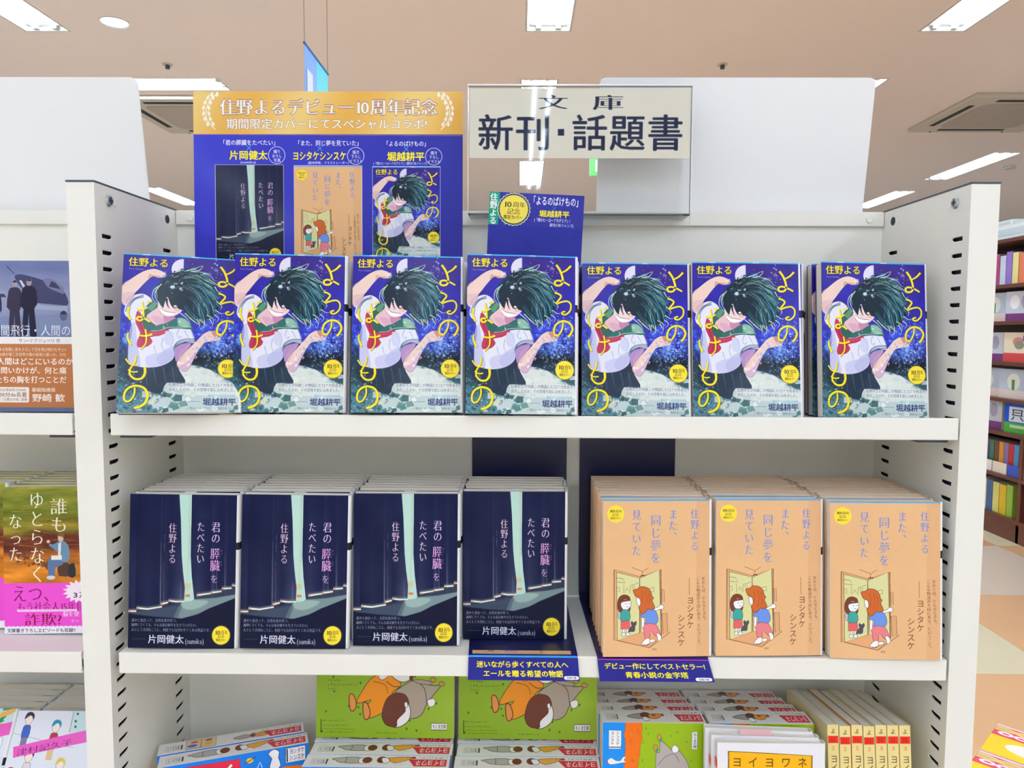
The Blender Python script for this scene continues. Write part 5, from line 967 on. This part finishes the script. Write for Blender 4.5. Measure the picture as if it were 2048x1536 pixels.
def abook(y, z, t, h, d, col, label, group, front=None, x=.03, w=None, yaw=0):
    """book on the dark bookcase: spine towards the aisle (-x), or cover towards it when front is given"""
    M = Matrix.Translation((3.13+x, y, z+.0003)) @ Matrix.Rotation(-PI/2+yaw, 4, 'Z')   # local -y looks to -x
    r = thing('book', label, 'book', M, group); cm = front or mat('cloth_%d_%d_%d' % col, col, .4, noise=.05, nscale=30)
    if front: MB().box(-w/2, 0, 0, w/2, t, h, mis=[0, 1, 1, 1, 1, 1]).build('cover', [front, PAGE], r)
    else:
        MB().box(-t/2, 0, 0, t/2, .0015, h).box(-t/2, 0, 0, -t/2+.001, d, h).box(t/2-.001, 0, 0, t/2, d, h).build('cover', cm, r); MB().box(-t/2+.0012, .0016, .003, t/2-.0012, d-.003, h-.003).build('page_block', PAGE, r)
    return r
cn = [('grey', (186, 172, 170)), ('red', (200, 60, 60)), ('pale grey', (206, 200, 200)), ('royal blue', (40, 80, 190)), ('white', (232, 230, 230)), ('ivory', (226, 222, 206)), ('steel blue', (70, 110, 160)), ('lemon', (226, 222, 130)), ('yellow', (226, 196, 40)), ('lime', (150, 190, 70))]
yy = 4.72
for i, (n, c) in enumerate(cn):
    t = .062+.004*(i % 3); yy -= t+.002; abook(yy+t/2, SH[0], t, .195+.012*((i*7) % 4)/3, .15, c, '%s spined book on the bottom shelf of the dark bookcase' % n, 'spines on the bottom shelf of the dark bookcase')
cn2 = [('navy', (50, 60, 120)), ('teal', (40, 120, 130)), ('mustard', (196, 150, 40)), ('orange', (220, 120, 50)), ('rose', (200, 80, 110)), ('violet', (120, 60, 140)), ('plum', (96, 40, 96)), ('magenta', (160, 60, 140)), ('purple', (100, 60, 150)), ('green', (60, 130, 90)), ('brown', (120, 80, 60)), ('amber', (226, 160, 60)), ('lilac', (150, 120, 180)), ('scarlet', (200, 50, 50)), ('sky blue', (90, 150, 210)), ('olive', (120, 130, 60)), ('black', (36, 36, 44)), ('crimson', (150, 30, 60))]
yy = 4.78
for i, (n, c) in enumerate(cn2):
    t = .048; yy -= t+.0015; abook(yy+t/2, SH[1], t, .20, .15, c, '%s spined book on the second lowest shelf of the dark bookcase' % n, 'spines on the second shelf of the dark bookcase', x=.05)
for i in range(6):
    y = 4.62-.15*i; t = thing('price_card', ['pale', 'cream', 'white', 'ivory', 'blue', 'grey'][i]+' card standing before the coloured spines of the dark bookcase', 'card', Matrix.Translation((3.13+.015, y, SH[1]+.0003)), 'cards before the coloured spines')
    MB().box(0, -.07, 0, .004, .07, .07).build('card_face', mat('card_%d' % i, [(232, 222, 212), (236, 220, 190), (240, 238, 236), (236, 228, 210), (60, 90, 200), (210, 208, 206)][i], .5), t)
faces = [(2, 4.36, 0, 2, 'grey and white striped cover'), (2, 4.06, 1, 1, 'bright blue and green'), (2, 3.78, 2, 4, 'plum patterned'), (2, 3.55, 3, 0, 'cream and coral'),
         (3, 4.40, 0, 3, 'pale sky plant'), (3, 4.13, 1, 3, 'soft blue plant'), (3, 3.86, 2, 4, 'violet swirl'), (3, 3.58, 3, 1, 'bold blue'),
         (4, 4.38, 0, 2, 'muted grey'), (4, 4.10, 1, 0, 'cream and coral'), (4, 3.84, 2, 4, 'purple'), (4, 3.56, 3, 3, 'misty green'),
         (5, 4.36, 0, 3, 'hazy plant'), (5, 4.10, 1, 2, 'silver patterned'), (5, 3.84, 2, 1, 'vivid blue'), (5, 3.56, 3, 0, 'peach and coral')]
SN = {2: 'third', 3: 'fourth', 4: 'fifth', 5: 'sixth'}
for s, y, k, f, d in faces:
    abook(y, SH[s], .03, .19 if s != 2 else .20, .1, (200, 200, 200), '%s face-out book on the %s shelf up of the dark bookcase' % (d, SN[s]), 'face-out books on the dark bookcase', front=FO[f], w=.235, x=.05, yaw=.12)
cn3 = [('pale mauve', (206, 190, 206)), ('soft white', (232, 230, 238)), ('pinkish', (226, 196, 206)), ('light lilac', (200, 196, 226)), ('cream', (236, 226, 206)), ('deep rose', (176, 70, 120)), ('bluish white', (206, 216, 240)), ('bright violet', (150, 120, 206)), ('pale yellow', (236, 226, 150)), ('coral', (230, 130, 90)), ('mint', (190, 222, 206)), ('charcoal', (70, 70, 84))]
yy = 4.66
for i, (n, c) in enumerate(cn3):
    t = .06; yy -= t+.002; abook(yy+t/2, SH[6], t, .19+.02*((i*5) % 3)/2, .14, c, '%s spined book on the seventh shelf up of the dark bookcase' % n, 'spines on the seventh shelf of the dark bookcase')
for i, (y, z, w_, h) in enumerate(((4.22, SH[7], .5, .09), (4.28, SH[7]+.0905, .2, .035), (3.66, SH[7], .5, .14))):
    t = thing('storage_box', ['long white box on top of the dark bookcase', 'small flat white box lying on the long white box', 'taller pale box on top shelf of the dark bookcase'][i], 'box', Matrix.Translation((3.2, y, z+.0003)))
    MB().box(-.04, -w_/2, 0, .16, w_/2, h).build('carton', mat('carton_white', (226, 236, 238), .5), t, bevel=.002); MB().box(-.042, -w_/2+.03, h*.3, -.04, w_/2-.03, h*.75).build('label_strip', mat('carton_label', (200, 214, 220), .5), t)
